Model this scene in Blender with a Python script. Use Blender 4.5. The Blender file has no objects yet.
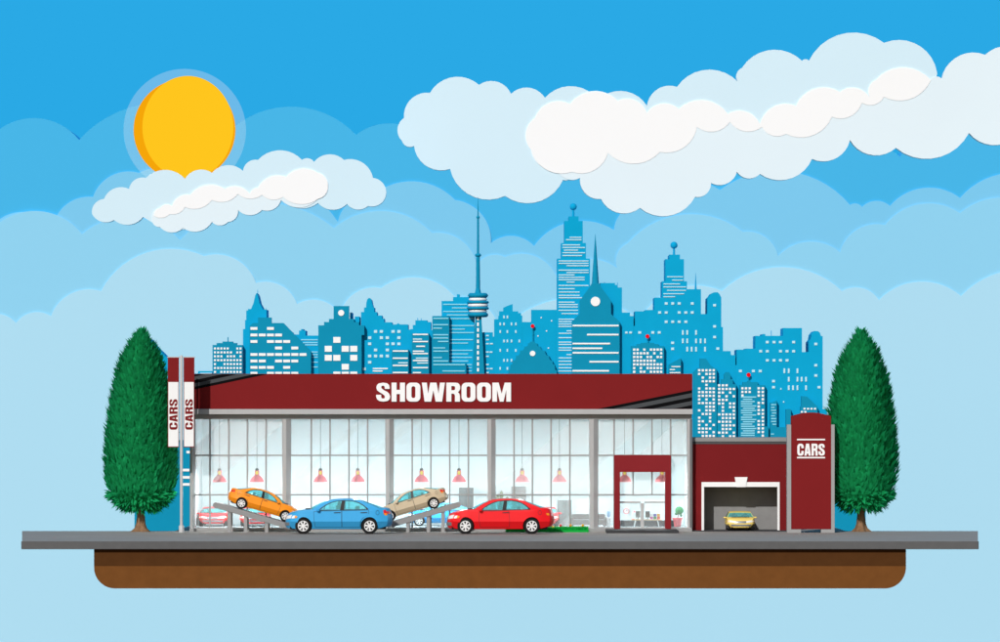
import bpy, bmesh, math, random
from mathutils import Vector, Matrix, Euler
from mathutils.geometry import tessellate_polygon, delaunay_2d_cdt
random.seed(7)
R = math.radians
sc = bpy.context.scene
C = sc.collection
PI = math.pi

# ------------------------------------------------------------------ camera
F, CX, YH, CAMD, CAMH = 4560.0, 500.0, 417.1, 200.0, 5.0
cam_d = bpy.data.cameras.new('camera')
cam_d.sensor_width = 36.0
cam_d.lens = 36.0 * F / 1000.0
cam_d.shift_y = (YH - 321.0) / 1000.0
cam_d.clip_start = 1.0
cam_d.clip_end = 20000.0
cam = bpy.data.objects.new('camera', cam_d)
cam.location = (0, -CAMD, CAMH)
cam.rotation_euler = (R(90), 0, 0)
C.objects.link(cam)
sc.camera = cam

def W(px, py, d):                      # a spot of the picture at a given distance
    return Vector(((px - CX) * d / F, d - CAMD, CAMH - (py - YH) * d / F))
def PX(pts, d):
    return [((x - CX) * d / F, CAMH - (y - YH) * d / F) for x, y in pts]

# ------------------------------------------------------------------ materials
def lin(h):
    h = h.lstrip('#')
    out = []
    for i in (0, 2, 4):
        c = int(h[i:i+2], 16) / 255.0
        out.append(c / 12.92 if c <= 0.04045 else ((c + 0.055) / 1.055) ** 2.4)
    return out
KF = (1.05, 1.05, 1.05)
MATS = {}
def mat(name, col, rough=0.7, metal=0.0, spec=0.25, noise=0.05, scale=3.0, k=1.0, coat=0.0, island=0.0):
    """Principled surface whose colour varies a little with a noise."""
    if name in MATS:
        return MATS[name]
    m = bpy.data.materials.new(name)
    m.use_nodes = True
    nt = m.node_tree
    b = nt.nodes['Principled BSDF']
    c = [min(0.9, v / KF[i] * k) for i, v in enumerate(lin(col) if isinstance(col, str) else col)]
    tc = nt.nodes.new('ShaderNodeTexCoord')
    nz = nt.nodes.new('ShaderNodeTexNoise')
    nz.inputs['Scale'].default_value = scale
    nz.inputs['Detail'].default_value = 4.0
    nt.links.new(tc.outputs['Object'], nz.inputs['Vector'])
    src = nz.outputs['Fac']
    if island:
        ge = nt.nodes.new('ShaderNodeNewGeometry')
        mx = nt.nodes.new('ShaderNodeMix')
        mx.inputs['Factor'].default_value = 0.7
        nt.links.new(src, mx.inputs['A'])
        nt.links.new(ge.outputs['Random Per Island'], mx.inputs['B'])
        src = mx.outputs['Result']
        noise = island
    rp = nt.nodes.new('ShaderNodeValToRGB')
    rp.color_ramp.elements[0].position = 0.3 if not island else 0.1
    rp.color_ramp.elements[1].position = 0.7 if not island else 0.9
    rp.color_ramp.elements[0].color = [max(0, v * (1 - noise)) for v in c] + [1]
    rp.color_ramp.elements[1].color = [min(0.92, v * (1 + noise)) for v in c] + [1]
    nt.links.new(src, rp.inputs['Fac'])
    nt.links.new(rp.outputs['Color'], b.inputs['Base Color'])
    b.inputs['Roughness'].default_value = rough
    b.inputs['Metallic'].default_value = metal
    b.inputs['Specular IOR Level'].default_value = spec
    b.inputs['Coat Weight'].default_value = coat
    b.inputs['Coat Roughness'].default_value = 0.15
    m.diffuse_color = c + [1]
    MATS[name] = m
    return m

def emit(name, col, strength=1.0, wobble=0.0):
    if name in MATS:
        return MATS[name]
    m = bpy.data.materials.new(name)
    m.use_nodes = True
    nt = m.node_tree
    nt.nodes.remove(nt.nodes['Principled BSDF'])
    e = nt.nodes.new('ShaderNodeEmission')
    e.inputs['Color'].default_value = lin(col) + [1]
    e.inputs['Strength'].default_value = strength
    nt.links.new(e.outputs[0], nt.nodes['Material Output'].inputs['Surface'])
    MATS[name] = m
    return m

def film_glass(name, col, film, gloss=0.04, refl_streaks=None, trans='#FFFFFF'):
    """Clear glass carrying a thin pale film; bands = slanting reflections painted in as streaks of denser film."""
    m = bpy.data.materials.new(name)
    m.use_nodes = True
    nt = m.node_tree
    nt.nodes.remove(nt.nodes['Principled BSDF'])
    tr = nt.nodes.new('ShaderNodeBsdfTransparent')
    tr.inputs['Color'].default_value = lin(trans) + [1]
    df = nt.nodes.new('ShaderNodeBsdfDiffuse')
    df.inputs['Color'].default_value = [min(.9, v) for v in lin(col)] + [1]
    gl = nt.nodes.new('ShaderNodeBsdfGlossy')
    gl.inputs['Roughness'].default_value = 0.1
    m1 = nt.nodes.new('ShaderNodeMixShader')
    m2 = nt.nodes.new('ShaderNodeMixShader')
    m1.inputs[0].default_value = film
    nt.links.new(tr.outputs[0], m1.inputs[1]); nt.links.new(df.outputs[0], m1.inputs[2])
    if refl_streaks:
        lo, hi, sc_, thr = refl_streaks
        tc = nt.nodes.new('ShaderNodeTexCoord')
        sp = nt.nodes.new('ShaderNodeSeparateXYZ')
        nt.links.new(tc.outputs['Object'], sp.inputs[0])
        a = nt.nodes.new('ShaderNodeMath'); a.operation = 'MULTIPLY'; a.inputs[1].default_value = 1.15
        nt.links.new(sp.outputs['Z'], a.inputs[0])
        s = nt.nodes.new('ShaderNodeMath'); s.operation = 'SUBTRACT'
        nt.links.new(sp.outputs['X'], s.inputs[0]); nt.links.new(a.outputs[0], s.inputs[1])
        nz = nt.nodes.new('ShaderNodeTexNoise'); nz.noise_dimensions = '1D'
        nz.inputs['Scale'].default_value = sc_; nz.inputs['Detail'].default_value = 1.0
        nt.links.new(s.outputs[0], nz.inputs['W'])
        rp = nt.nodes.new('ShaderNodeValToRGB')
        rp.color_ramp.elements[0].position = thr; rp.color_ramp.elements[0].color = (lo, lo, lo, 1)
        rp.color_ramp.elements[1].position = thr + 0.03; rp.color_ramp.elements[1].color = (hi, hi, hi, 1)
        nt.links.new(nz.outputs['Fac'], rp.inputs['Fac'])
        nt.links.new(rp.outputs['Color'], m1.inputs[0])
    m2.inputs[0].default_value = gloss
    nt.links.new(m1.outputs[0], m2.inputs[1]); nt.links.new(gl.outputs[0], m2.inputs[2])
    nt.links.new(m2.outputs[0], nt.nodes['Material Output'].inputs['Surface'])
    return m

# ------------------------------------------------------------------ mesh helpers
ORG = {}
def tag(o, label=None, cat=None, group=None, kind=None):
    if label: o['label'] = label
    if cat: o['category'] = cat
    if group: o['group'] = group
    if kind: o['kind'] = kind
    return o
def empty(name, loc, label, cat, group=None):
    o = bpy.data.objects.new(name, None)
    o.empty_display_size = 0.3
    o.location = loc
    C.objects.link(o)
    ORG[o.name] = Vector(loc)
    return tag(o, label, cat, group)

class MB:
    def __init__(s):
        s.v, s.f = [], []
    def add(s, vs, fs):
        n = len(s.v)
        s.v += [tuple(v) for v in vs]
        s.f += [tuple(i + n for i in f) for f in fs]
        return s
    def box(s, x0, x1, y0, y1, z0, z1):
        return s.add([(x0,y0,z0),(x1,y0,z0),(x1,y1,z0),(x0,y1,z0),(x0,y0,z1),(x1,y0,z1),(x1,y1,z1),(x0,y1,z1)],
                     [(0,3,2,1),(4,5,6,7),(0,1,5,4),(1,2,6,5),(2,3,7,6),(3,0,4,7)])
    def pbox(s, px0, px1, py0, py1, d, y0, y1):     # picture box read at distance d, built from y0 to y1
        a = W(px0, py1, d); b = W(px1, py0, d)
        return s.box(a.x, b.x, y0, y1, a.z, b.z)
    def prism(s, loops, y0, y1):                    # loops of (x, z); first outer, then holes
        if not isinstance(loops[0][0], (tuple, list)):
            loops = [loops]
        flat = [p for l in loops for p in l]
        tris = tessellate_polygon([[Vector((p[0], p[1], 0)) for p in l] for l in loops])
        n = len(flat)
        vs = [(p[0], y0, p[1]) for p in flat] + [(p[0], y1, p[1]) for p in flat]
        fs = [tuple(t) for t in tris] + [(t[2] + n, t[1] + n, t[0] + n) for t in tris]
        k = 0
        for l in loops:
            m = len(l)
            for i in range(m):
                j = (i + 1) % m
                fs.append((k + i, k + j, k + j + n, k + i + n))
            k += m
        return s.add(vs, fs)
    def prism_cdt(s, loop, y0, y1):                 # same, for outlines that may touch themselves
        n = len(loop)
        r = delaunay_2d_cdt([Vector(p) for p in loop], [(i, (i+1) % n) for i in range(n)], [list(range(n))], 1, 1e-3)
        V, T = r[0], r[2]
        m = len(V)
        use = {}
        for t in T:
            for a, b in zip(t, list(t[1:]) + [t[0]]):
                use[(a, b)] = use.get((a, b), 0) + 1
        fs = [tuple(t) for t in T] + [tuple(i + m for i in reversed(t)) for t in T]
        fs += [(b, a, a + m, b + m) for (a, b) in use if (b, a) not in use]
        return s.add([(p.x, y0, p.y) for p in V] + [(p.x, y1, p.y) for p in V], fs)
    def lathe(s, prof, c=(0,0,0), seg=20, axis='Z', a0=0.0):
        vs, fs = [], []
        for r, h in prof:
            for i in range(seg):
                t = a0 + 2 * PI * i / seg
                p = (r * math.cos(t), r * math.sin(t), h)
                if axis == 'Y': p = (p[0], h, p[1])
                if axis == 'X': p = (h, p[0], p[1])
                vs.append((p[0] + c[0], p[1] + c[1], p[2] + c[2]))
        for k in range(len(prof) - 1):
            for i in range(seg):
                j = (i + 1) % seg
                fs.append((k*seg+i, k*seg+j, (k+1)*seg+j, (k+1)*seg+i))
        fs.append(tuple(range(seg))); fs.append(tuple(reversed(range((len(prof)-1)*seg, len(prof)*seg))))
        return s.add(vs, fs)
    def ball(s, c, r, seg=16, rings=10, sx=1, sy=1, sz=1):
        n0 = len(s.v)
        prof = [(max(1e-4, math.sin(PI*i/rings)), -math.cos(PI*i/rings)) for i in range(rings+1)]
        t = MB().lathe(prof, seg=seg)
        return s.add([(v[0]*r*sx+c[0], v[1]*r*sy+c[1], v[2]*r*sz+c[2]) for v in t.v], t.f)
    def tube(s, pts, r, seg=8):
        pts = [Vector(p) for p in pts]
        rs = r if isinstance(r, (list, tuple)) else [r]*len(pts)
        vs, fs = [], []
        for i, p in enumerate(pts):
            t = (pts[min(i+1, len(pts)-1)] - pts[max(i-1, 0)]).normalized()
            u = t.cross(Vector((0,1,0.01))).normalized(); w = t.cross(u)
            for k in range(seg):
                a = 2*PI*k/seg
                vs.append(p + (u*math.cos(a) + w*math.sin(a))*rs[i])
        for i in range(len(pts)-1):
            for k in range(seg):
                j = (k+1) % seg
                fs.append((i*seg+k, i*seg+j, (i+1)*seg+j, (i+1)*seg+k))
        fs.append(tuple(range(seg))); fs.append(tuple(range((len(pts)-1)*seg, len(pts)*seg)))
        return s.add(vs, fs)
    def build(s, name, m, parent=None, smooth=0, at=None, bevel=0, local=False, recalc=True):
        me = bpy.data.meshes.new(name)
        if parent is not None:
            og = ORG[parent.name]
        else:
            if at is None:
                xs = [v[0] for v in s.v]; ys = [v[1] for v in s.v]; zs = [v[2] for v in s.v]
                at = ((min(xs)+max(xs))/2, (min(ys)+max(ys))/2, min(zs))
            og = Vector(at)
        sh = Vector((0,0,0)) if local else og
        me.from_pydata([(v[0]-sh.x, v[1]-sh.y, v[2]-sh.z) for v in s.v], [], s.f)
        if recalc or bevel:
            bm = bmesh.new(); bm.from_mesh(me)
            if recalc:
                bmesh.ops.recalc_face_normals(bm, faces=bm.faces)
            if bevel:
                bmesh.ops.bevel(bm, geom=[e for e in bm.edges if len(e.link_faces) == 2 and e.calc_face_angle(0) > 0.6],
                                offset=bevel, segments=2, affect='EDGES', profile=0.5, clamp_overlap=True)
            bm.to_mesh(me); bm.free()
        if smooth:
            for p in me.polygons: p.use_smooth = True
            me.set_sharp_from_angle(angle=R(smooth))
        me.materials.append(m)
        o = bpy.data.objects.new(name, me)
        C.objects.link(o)
        if parent is not None:
            o.parent = parent
        else:
            o.location = og
        ORG[o.name] = og.copy()
        return o

def lobes(cusps, closed=True, bulge=0.26, n=9):
    """Outline of rounded lobes between cusps, clockwise in the picture."""
    out = []
    m = len(cusps)
    for i in range(m if closed else m - 1):
        a, b = cusps[i], cusps[(i+1) % m]
        dx, dy = b[0]-a[0], b[1]-a[1]
        L = math.hypot(dx, dy)
        nx, ny = dy/L, -dx/L
        sg = bulge*L                                   # circular arc with this height
        rad = (L*L/4 + sg*sg)/(2*sg)
        half = math.asin(min(1, L/(2*rad))) if bulge <= .5 else PI/2
        for k in range(n):
            t = -half + 2*half*k/n
            u = .5 + rad*math.sin(t)/L; h = rad*math.cos(t) - (rad - sg)
            out.append((a[0]+dx*u+nx*h, a[1]+dy*u+ny*h))
    if not closed: out.append(cusps[-1])
    return out
def rrect(x0, y0, x1, y1, r, n=4):
    out = []
    for cx, cy, a in ((x1-r, y0+r, -90), (x1-r, y1-r, 0), (x0+r, y1-r, 90), (x0+r, y0+r, 180)):
        for k in range(n+1):
            t = R(a + 90*k/n)
            out.append((cx+r*math.cos(t), cy+r*math.sin(t)))
    return out

# heavy condensed capitals, one unit tall
GLYPH = {
 'O': (.75, [rrect(0,0,.75,1,.24,6), rrect(.27,.19,.48,.81,.10,5)]),
 'H': (.72, [[(0,0),(.27,0),(.27,.4),(.45,.4),(.45,0),(.72,0),(.72,1),(.45,1),(.45,.62),(.27,.62),(.27,1),(0,1)]]),
 'R': (.74, [[(0,0),(.27,0),(.27,.42),(.37,.42),(.44,.38),(.46,.3),(.46,0),(.73,0),(.73,.3),(.70,.42),(.62,.5),(.70,.57),(.74,.68),(.74,.8),(.70,.91),(.62,.98),(.50,1),(0,1)],
             [(.27,.60),(.27,.82),(.40,.82),(.46,.79),(.47,.71),(.46,.63),(.40,.60)]]),
 'W': (1.24, [[(0,1),(.15,0),(.50,0),(.62,.60),(.74,0),(1.09,0),(1.24,1),(.97,1),(.90,.42),(.79,1),(.45,1),(.34,.42),(.27,1)]]),
 'M': (1.0, [[(0,0),(.25,0),(.25,.62),(.40,0),(.60,0),(.75,.62),(.75,0),(1,0),(1,1),(.66,1),(.5,.42),(.34,1),(0,1)]]),
 'A': (.76, [[(0,0),(.26,0),(.29,.17),(.47,.17),(.50,0),(.76,0),(.56,1),(.20,1)], [(.32,.34),(.38,.74),(.44,.34)]]),
 'C': (.75, [[(.75,.62),(.48,.62),(.48,.74),(.44,.81),(.375,.83),(.31,.81),(.27,.74),(.27,.26),(.31,.19),(.375,.17),(.44,.19),(.48,.26),(.48,.40),(.75,.40),(.75,.25),(.70,.11),(.58,.02),(.375,0),(.17,.02),(.05,.11),(0,.25),(0,.75),(.05,.89),(.17,.98),(.375,1),(.58,.98),(.70,.89),(.75,.75)]]),
 'S': (.75, [[(.72,.67),(.46,.67),(.46,.76),(.43,.82),(.36,.84),(.29,.82),(.27,.75),(.31,.68),(.42,.60),(.60,.51),(.70,.41),(.75,.27),(.72,.13),(.62,.04),(.40,0),(.18,.03),(.05,.12),(0,.26),(0,.36),(.27,.36),(.27,.24),(.30,.18),(.37,.16),(.45,.18),(.47,.26),(.44,.33),(.33,.41),(.16,.51),(.05,.60),(.01,.73),(.04,.87),(.14,.96),(.37,1),(.58,.97),(.69,.88),(.72,.76)]]),
}
def word(text, x0, x1, z0, z1, y, thick, m, parent, vertical=False, gap=.07):
    """Letters as separate raised shapes; horizontal in x0..x1, or reading upwards when vertical."""
    tot = sum(GLYPH[c][0] for c in text) + gap*(len(text)-1)
    L = (z1 - z0) if vertical else (x1 - x0)
    H = (x1 - x0) if vertical else (z1 - z0)
    k = L / tot
    u = 0.0
    for c in text:
        w, loops = GLYPH[c]
        if vertical:
            ls = [[(x1 - q*H, z0 + (u+p)*k) for p, q in l] for l in loops]
        else:
            ls = [[(x0 + (u+p)*k, z0 + q*H) for p, q in l] for l in loops]
        MB().prism(ls, y - thick, y).build('letter', m, parent)
        u += w + gap

# ------------------------------------------------------------------ light
EL, AZ = 29.0, 18.0                    # sun in front of the building, to the left
world = bpy.data.worlds.new('World')
sc.world = world
world.use_nodes = True
wn = world.node_tree
sky = wn.nodes.new('ShaderNodeTexSky')
sky.sky_type = 'NISHITA'
sky.sun_disc = False
sky.sun_elevation = R(EL)
sky.sun_rotation = R(180 + AZ)
wn.links.new(sky.outputs[0], wn.nodes['Background'].inputs['Color'])
wn.nodes['Background'].inputs['Strength'].default_value = 0.065
sun_d = bpy.data.lights.new('sun_lamp', 'SUN')
sun_d.energy = 3.05
sun_d.angle = R(0.5)
sun_d.color = (1.0, 0.975, 0.94)
sun_o = bpy.data.objects.new('sun_lamp', sun_d)
tosun = Vector((-math.sin(R(AZ))*math.cos(R(EL)), -math.cos(R(AZ))*math.cos(R(EL)), math.sin(R(EL))))
sun_o.rotation_euler = tosun.to_track_quat('Z', 'Y').to_euler()
sun_o.location = (-60, -150, 120)
C.objects.link(sun_o)
vs = sc.view_settings
vs.view_transform = 'Standard'
vs.look = 'None'
vs.exposure = 0.0
vs.gamma = 1.0
vs.use_curve_mapping = False
sc.cycles.max_bounces = 8
sc.cycles.transparent_max_bounces = 16
sc.cycles.use_denoising = True

# ------------------------------------------------------------------ sky, sun, clouds
def sky_dome():
    b = MB(); rad = 5200.0
    na, ne = 48, 28
    vsx = []
    for j in range(ne+1):
        e = R(-40 + 95*j/ne)
        for i in range(na+1):
            a = R(-65 + 130*i/na)
            vsx.append((rad*math.cos(e)*math.sin(a), -CAMD + rad*math.cos(e)*math.cos(a), CAMH + rad*math.sin(e)))
    fs = [(j*(na+1)+i, j*(na+1)+i+1, (j+1)*(na+1)+i+1, (j+1)*(na+1)+i) for j in range(ne) for i in range(na)]
    b.add(vsx, fs)
    tag(b.build('sky', emit('sky_blue', '#2AA9E5'), smooth=60, recalc=False), kind='structure')
sky_dome()

d = 3000
sc_ = d / F
root = empty('sun', W(185, 130, d), 'orange yellow sun disc with a pale ring above the small cloud', 'sun')
c = W(184.5, 130, d)
halo_m = emit('sun_halo', '#D8F2FC')
nt = halo_m.node_tree
_e = [n_ for n_ in nt.nodes if n_.type == 'EMISSION'][0]
_t = nt.nodes.new('ShaderNodeBsdfTransparent'); _m = nt.nodes.new('ShaderNodeMixShader')
_m.inputs[0].default_value = .10
nt.links.new(_t.outputs[0], _m.inputs[1]); nt.links.new(_e.outputs[0], _m.inputs[2])
nt.links.new(_m.outputs[0], nt.nodes['Material Output'].inputs['Surface'])
halo = MB().lathe([(61*sc_, 0), (61*sc_, 6)], (c.x, c.y, c.z), 64, 'Y').build('halo', halo_m, root)
MB().ball(c, 51*sc_, 64, 32, sy=.5).build('dark_crescent', emit('sun_orange', '#F5A60A'), root, smooth=60)
c2 = W(190.6, 130, d)
MB().ball((c2.x, c2.y-26, c2.z), 51*sc_, 64, 32, sx=.885, sy=.5).build('bright_face', emit('sun_yellow', '#FFC61E'), root, smooth=60)

banks = [
 ('#48B4E4', [(-420,150),(-250,130),(-110,150),(0,129),(79,140),(233,128),(356,135),(430,142),(520,160),(620,165),(700,165),(818,157),(900,157),(1000,125),(1130,140),(1280,120),(1450,150)],
  'broad deep blue cloud bank, hindmost and highest of the layered banks'),
 ('#7DC7EA', [(-430,210),(-270,230),(-120,205),(0,219),(53,227),(93,197),(139,173),(200,190),(338,222),(372,196),(455,200),(491,243),(534,246),(614,230),(640,205),(720,190),(850,205),(862,207),(890,206),(960,198),(1060,188),(1200,210),(1330,190),(1450,220)],
  'mid blue cloud bank, second layer down, rising behind the tall twin stepped towers'),
 ('#90D0EC', [(-440,235),(-280,250),(-120,230),(0,222),(82,234),(180,240),(334,228),(432,233),(477,265),(505,257),(556,275),(617,268),(628,243),(743,232),(778,256),(840,252),(885,225),(960,213),(1050,218),(1200,235),(1330,215),(1450,240)],
  'light blue cloud bank, third layer down, behind the middle of the skyline'),
 ('#AEDBEE', [(-450,330),(-300,300),(-150,335),(-20,319),(16,323),(51,316),(101,291),(204,256),(256,283),(297,304),(340,314),(381,288),(455,297),(500,332),(640,320),(722,291),(842,291),(879,300),(961,296),(1080,290),(1220,310),(1340,295),(1450,330)],
  'palest blue cloud bank, nearest and lowest layer filling the sky down below the ground slab'),
]
for i, (col, cusp, lab) in enumerate(banks):
    d = 4000 - i*1.2
    rb = random.Random(40 + i)
    my = sum(p[1] for p in cusp)/len(cusp)
    left, right = [], []
    x = cusp[0][0]
    while x > -3200:
        x -= rb.uniform(120, 220); left.append((x, my + rb.uniform(-22, 22)))
    x = cusp[-1][0]
    while x < 4200:
        x += rb.uniform(120, 220); right.append((x, my + rb.uniform(-22, 22)))
    cusp = left[::-1] + cusp + right
    out = lobes(cusp, closed=False, bulge=.2, n=14)
    out = out + [(cusp[-1][0], 2600), (cusp[0][0], 2600)]
    o = MB().prism_cdt(PX(out, d), d-CAMD, d-CAMD+60).build('cloud_bank', mat('cloud_bank_%d' % i, col, rough=1, spec=0, noise=.008, scale=.004))
    tag(o, lab, 'cloud bank', 'layered cloud banks')

def cloud(label, layers, d0, bulge):
    pts = [p for l, _, _ in layers for p in l]
    cx = sum(p[0] for p in pts)/len(pts); by = max(p[1] for p in pts)
    root = empty('cloud', W(cx, by, d0), label, 'cloud', 'white clouds')
    for i, (cusp, m, b) in enumerate(layers):
        d = d0 - i*.3
        MB().prism_cdt(PX(lobes(cusp, True, b), d), d-CAMD, d-CAMD+7).build(('back_puffs','front_puffs','bright_core')[i], m, root)
cwA = mat('cloud_back', '#D5EDF8', rough=1, spec=0, noise=.012, scale=.01)
cwB = mat('cloud_front', '#E4F2F9', rough=1, spec=0, noise=.015, scale=.01)
cwC = mat('cloud_core', '#FBFEFF', rough=1, spec=0, noise=.006, scale=.01)
topB = [(531,150),(535,118),(570,104),(618,101),(647,113),(679,109),(728,114),(760,124),(796,106),(840,92),(870,98),(876,80)]
botA = [(931,80),(884,97),(862,103),(832,117),(786,134),(762,127),(730,122),(697,127),(660,152),(608,153)]
cloud('large white cloud reaching from the middle of the sky to the right edge', [
 ([(402,141),(404,118),(430,93),(479,85),(511,94),(545,98),(598,100),(647,106),(677,87),(738,82),(742,68),(802,61),(809,61),(884,43),(937,72)] + botA + [(572,175),(563,180),(505,196),(450,169),(414,146)], cwA, .24),
 (topB + [(930,80),(942,79),(985,55),(1035,62),(1085,90),(1065,125),(1020,133),(969,133),(896,148),(850,140),(812,159),(760,174),(737,172),(711,183),(695,197),(640,208),(601,199),(580,178),(556,168)], cwB, .24),
 (topB + botA + [(572,172)], cwC, .22)], 2850, .24)
cloud('small white cloud hanging just under the orange sun', [
 ([(92,214),(104,199),(129,189),(146,178),(185,179),(212,173),(243,171),(258,160),(302,160),(314,162),(344,160),(373,178),(386,195),(368,206),(347,204),(318,203),(281,197),(262,197),(238,198),(143,217),(114,220)], cwA, .22),
 ([(152,220),(160,208),(172,206),(190,195),(225,189),(250,194),(258,188),(286,177),(318,173),(328,186),(318,199),(281,200),(262,210),(238,210),(228,222),(212,222),(183,228),(160,227)], cwB, .22),
 ([(154,216),(160,208),(172,206),(190,195),(225,189),(250,194),(258,188),(286,177),(318,173),(328,186),(318,199),(283,197),(262,195),(238,194),(212,200),(185,207),(170,214)], cwC, .18)], 2800, .22)

# ------------------------------------------------------------------ city
ZC = -74.0
cityL = mat('tower_blue', '#0CA5D4', rough=.9, spec=.05, noise=.02, scale=.15)
cityD = mat('tower_teal', '#1190B6', rough=.9, spec=.05, noise=.02, scale=.15)
winW = mat('window_white', '#FFFFFF', rough=.6, spec=.2, noise=.01)
winP = mat('window_pale', '#C4E9F5', rough=.6, spec=.2, noise=.02)
winB = mat('window_bright_blue', '#8FDDF2', rough=.6, spec=.2, noise=.02)
red_beacon = emit('beacon_red', '#F0101A', 1.0)
cg = W(108, 500, 2425).x, W(888, 500, 2425).x
b = MB().box(cg[0], cg[1], 2425-CAMD, 2480-CAMD, ZC-4, ZC)
tag(b.build('city_ground', cityD), kind='structure')

unit_win = {}
def window(root, px, py, w, h, d, m):
    """one window: a thin raised pane centred on px, py"""
    if m.name not in unit_win:
        o = MB().box(-.5,.5,-.5,.5,-.5,.5).build('window', m, None, local=True, at=(0,0,0))
        unit_win[m.name] = o.data
    else:
        o = bpy.data.objects.new('window', unit_win[m.name]); C.objects.link(o)
    p = W(px, py, d)
    og = ORG[root.name]
    o.parent = root
    o.location = (p.x-og.x, p.y-og.y-.02, p.z-og.z)
    o.scale = (w*d/F, .7, h*d/F)
    return o
def tower(name, label, outline, layer, wins=(), wm=None, parts=(), group=None):
    d = 2435.4 if layer == 'D' else 2440.0
    thick = 4.4 if layer == 'D' else 24.0
    m = cityD if layer == 'D' else cityL
    pts = PX(outline, d)
    pts = [(pts[0][0], ZC)] + pts + [(pts[-1][0], ZC)]
    cx = (pts[0][0] + pts[-1][0])/2
    root = empty(name, (cx, d-CAMD+thick/2, ZC), label, 'building', group or ('dark teal towers of the skyline' if layer == 'D' else 'bright blue towers of the skyline'))
    MB().prism(pts, d-CAMD, d-CAMD+thick).build('wall', m, root)
    yc = d-CAMD+thick/2
    for w in wins:
        wx, wy, ww, wh = w[:4]
        window(root, wx, wy, ww, wh, d, w[4] if len(w) > 4 else (wm or (winW if layer == 'D' else winP)))
    for p in parts:
        k = p[0]
        if k == 'mast':          # x, y_top, y_bottom, width
            a = W(p[1], p[3], d); t = W(p[1], p[2], d); r = p[4]*d/F/2
            MB().lathe([(r, a.z-1), (r*.8, t.z)], (a.x, yc, 0), 10).build('mast', m, root, smooth=40)
        elif k == 'spire':       # cone
            a = W(p[1], p[3], d); t = W(p[1], p[2], d); r = p[4]*d/F/2
            MB().lathe([(r, a.z-.5), (.05, t.z)], (a.x, yc, 0), 14).build('spire', m, root, smooth=40)
        elif k == 'ball':        # x, y, r
            a = W(p[1], p[2], d)
            MB().ball((a.x, yc, a.z), p[3]*d/F).build(p[5] if len(p) > 5 else 'finial', p[4] or m, root, smooth=60)
        elif k == 'round':       # round window
            a = W(p[1], p[2], d); r = p[3]*d/F
            MB().lathe([(r,0),(r,.5)], (a.x, a.y-.4, a.z), 28, 'Y').build('round_window', winW, root)
        elif k == 'disc':        # x, y0, y1, halfwidth, material : rounded storey
            a = W(p[1], p[3], d); t = W(p[1], p[2], d); r = p[4]*d/F; h = t.z-a.z; q = min(r*.3, h*.35)
            MB().lathe([(r-q, a.z), (r-.25*q, a.z+.3*h), (r, a.z+.5*h), (r-.25*q, a.z+.7*h), (r-q, t.z)], (a.x, yc, 0), 28).build(p[6], p[5] or m, root, smooth=50)
    return root
def grid(xs, ys, w, h, miss=.25, seed=1):
    rr = random.Random(seed)
    return [(x, y, w, h) for y in ys for x in xs if rr.random() > miss]
def bars(lst, h=1.0, m=None):
    return [((a+b)/2, y, b-a, h) + ((m,) if m else ()) for y, a, b in lst]
def pat(rows, xs, ys, w, h):
    return [(xs[i], ys[j], w, h) for j, r in enumerate(rows) for i in r]
fr = lambda a, s, n: [a + s*i for i in range(n)]

# left of the showroom
tower('office_tower', 'dark teal tower behind the left tree, three white bars low on its right edge', [(134.5,470),(134.5,390),(166,390),(166,440),(192.5,440)], 'D',
      [(186,470,7,2.6),(186,477.3,8,2.6),(186,484.3,8,2.6),(188.5,452,4,2.6)])
tower('office_tower', 'bright blue tower with a sloping top peeping out behind the left tree', [(137,480),(137,352),(150,339),(156,347),(170,360.5),(170,470)], 'L',
      [(160.5,362,3,4),(160.5,370,3,4)], winW)
tower('low_block', 'low bright blue block just left of the white gridded short tower', [(193,400),(193,373.5),(198,373.5),(198,371),(212,371),(212,400)], 'L', [(206,373.2,12,.8)])
tower('apartment_tower', 'short dark tower with a dense white window grid, leftmost above the showroom roof',
      [(212.5,400),(212.5,345),(216.5,345),(216.5,343),(222.5,343),(222.5,341.5),(233,341.5),(233,343),(237,343),(237,345),(242.5,345),(242.5,400)], 'D',
      grid(fr(215,3.2,9), fr(348.5,3.9,8), 2.0, 2.0, .2, 3), parts=[('mast',227.8,337,342,1.2)])
tower('spire_tower', 'slim bright blue tower with a pointed spire beside the sloped dark office',
      [(243,400),(243,329),(245,329),(245,320),(246.2,320),(246.2,310.5),(248,310.5),(248,309),(251,309),(253.5,303),(255.2,295.5),(256.5,293),(257.8,295.5),(259.5,303),(263,309.5),(266.5,309.5),(266.5,330),(280,330),(280,400)], 'L',
      parts=[('spire',256.5,288.5,296,1.6),('spire',265,307,318,1.6)])
xs = [254,262.3,270.5,278.6,286.7,294.8,303]
tower('sloped_office', 'dark office block with a long sloping right roof and wide white windows',
      [(249.5,400),(249.5,326),(253,323),(258,323),(258,317.5),(271.5,317.5),(271.5,323),(283.5,323),(311,351.5),(311,400)], 'D',
      pat([(0,2),(0,1,2,3),(0,2,3,4),(3,5),(0,1,2,3,4,5,6),(0,1,3,4,5),(0,1,2,4),(0,2,3,4,5)], xs, [328.5,335,341.5,348,354.5,361,367.4,373.2], 6.9, 2.7))
tower('low_block', 'bright blue block with thin pale bars between the sloped office and the clock tower',
      [(284,400),(284,332),(292,332),(292,334.5),(299,334.5),(299,330.5),(301,330.5),(301,329),(303,329),(303,330.5),(305.5,330.5),(305.5,335.5),(320,335.5),(320,400)], 'L',
      bars([(339.8,301,317.8),(342.6,303,317.8),(344.9,305,317.8),(352,311.5,317.8),(354.6,311.5,317.8),(357.2,311.5,317.8),(362.2,311.5,317.8),(367,311.5,317.8)], 1.1), winB)
xs = [328.3,336.9,345.3,353.8]
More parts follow.
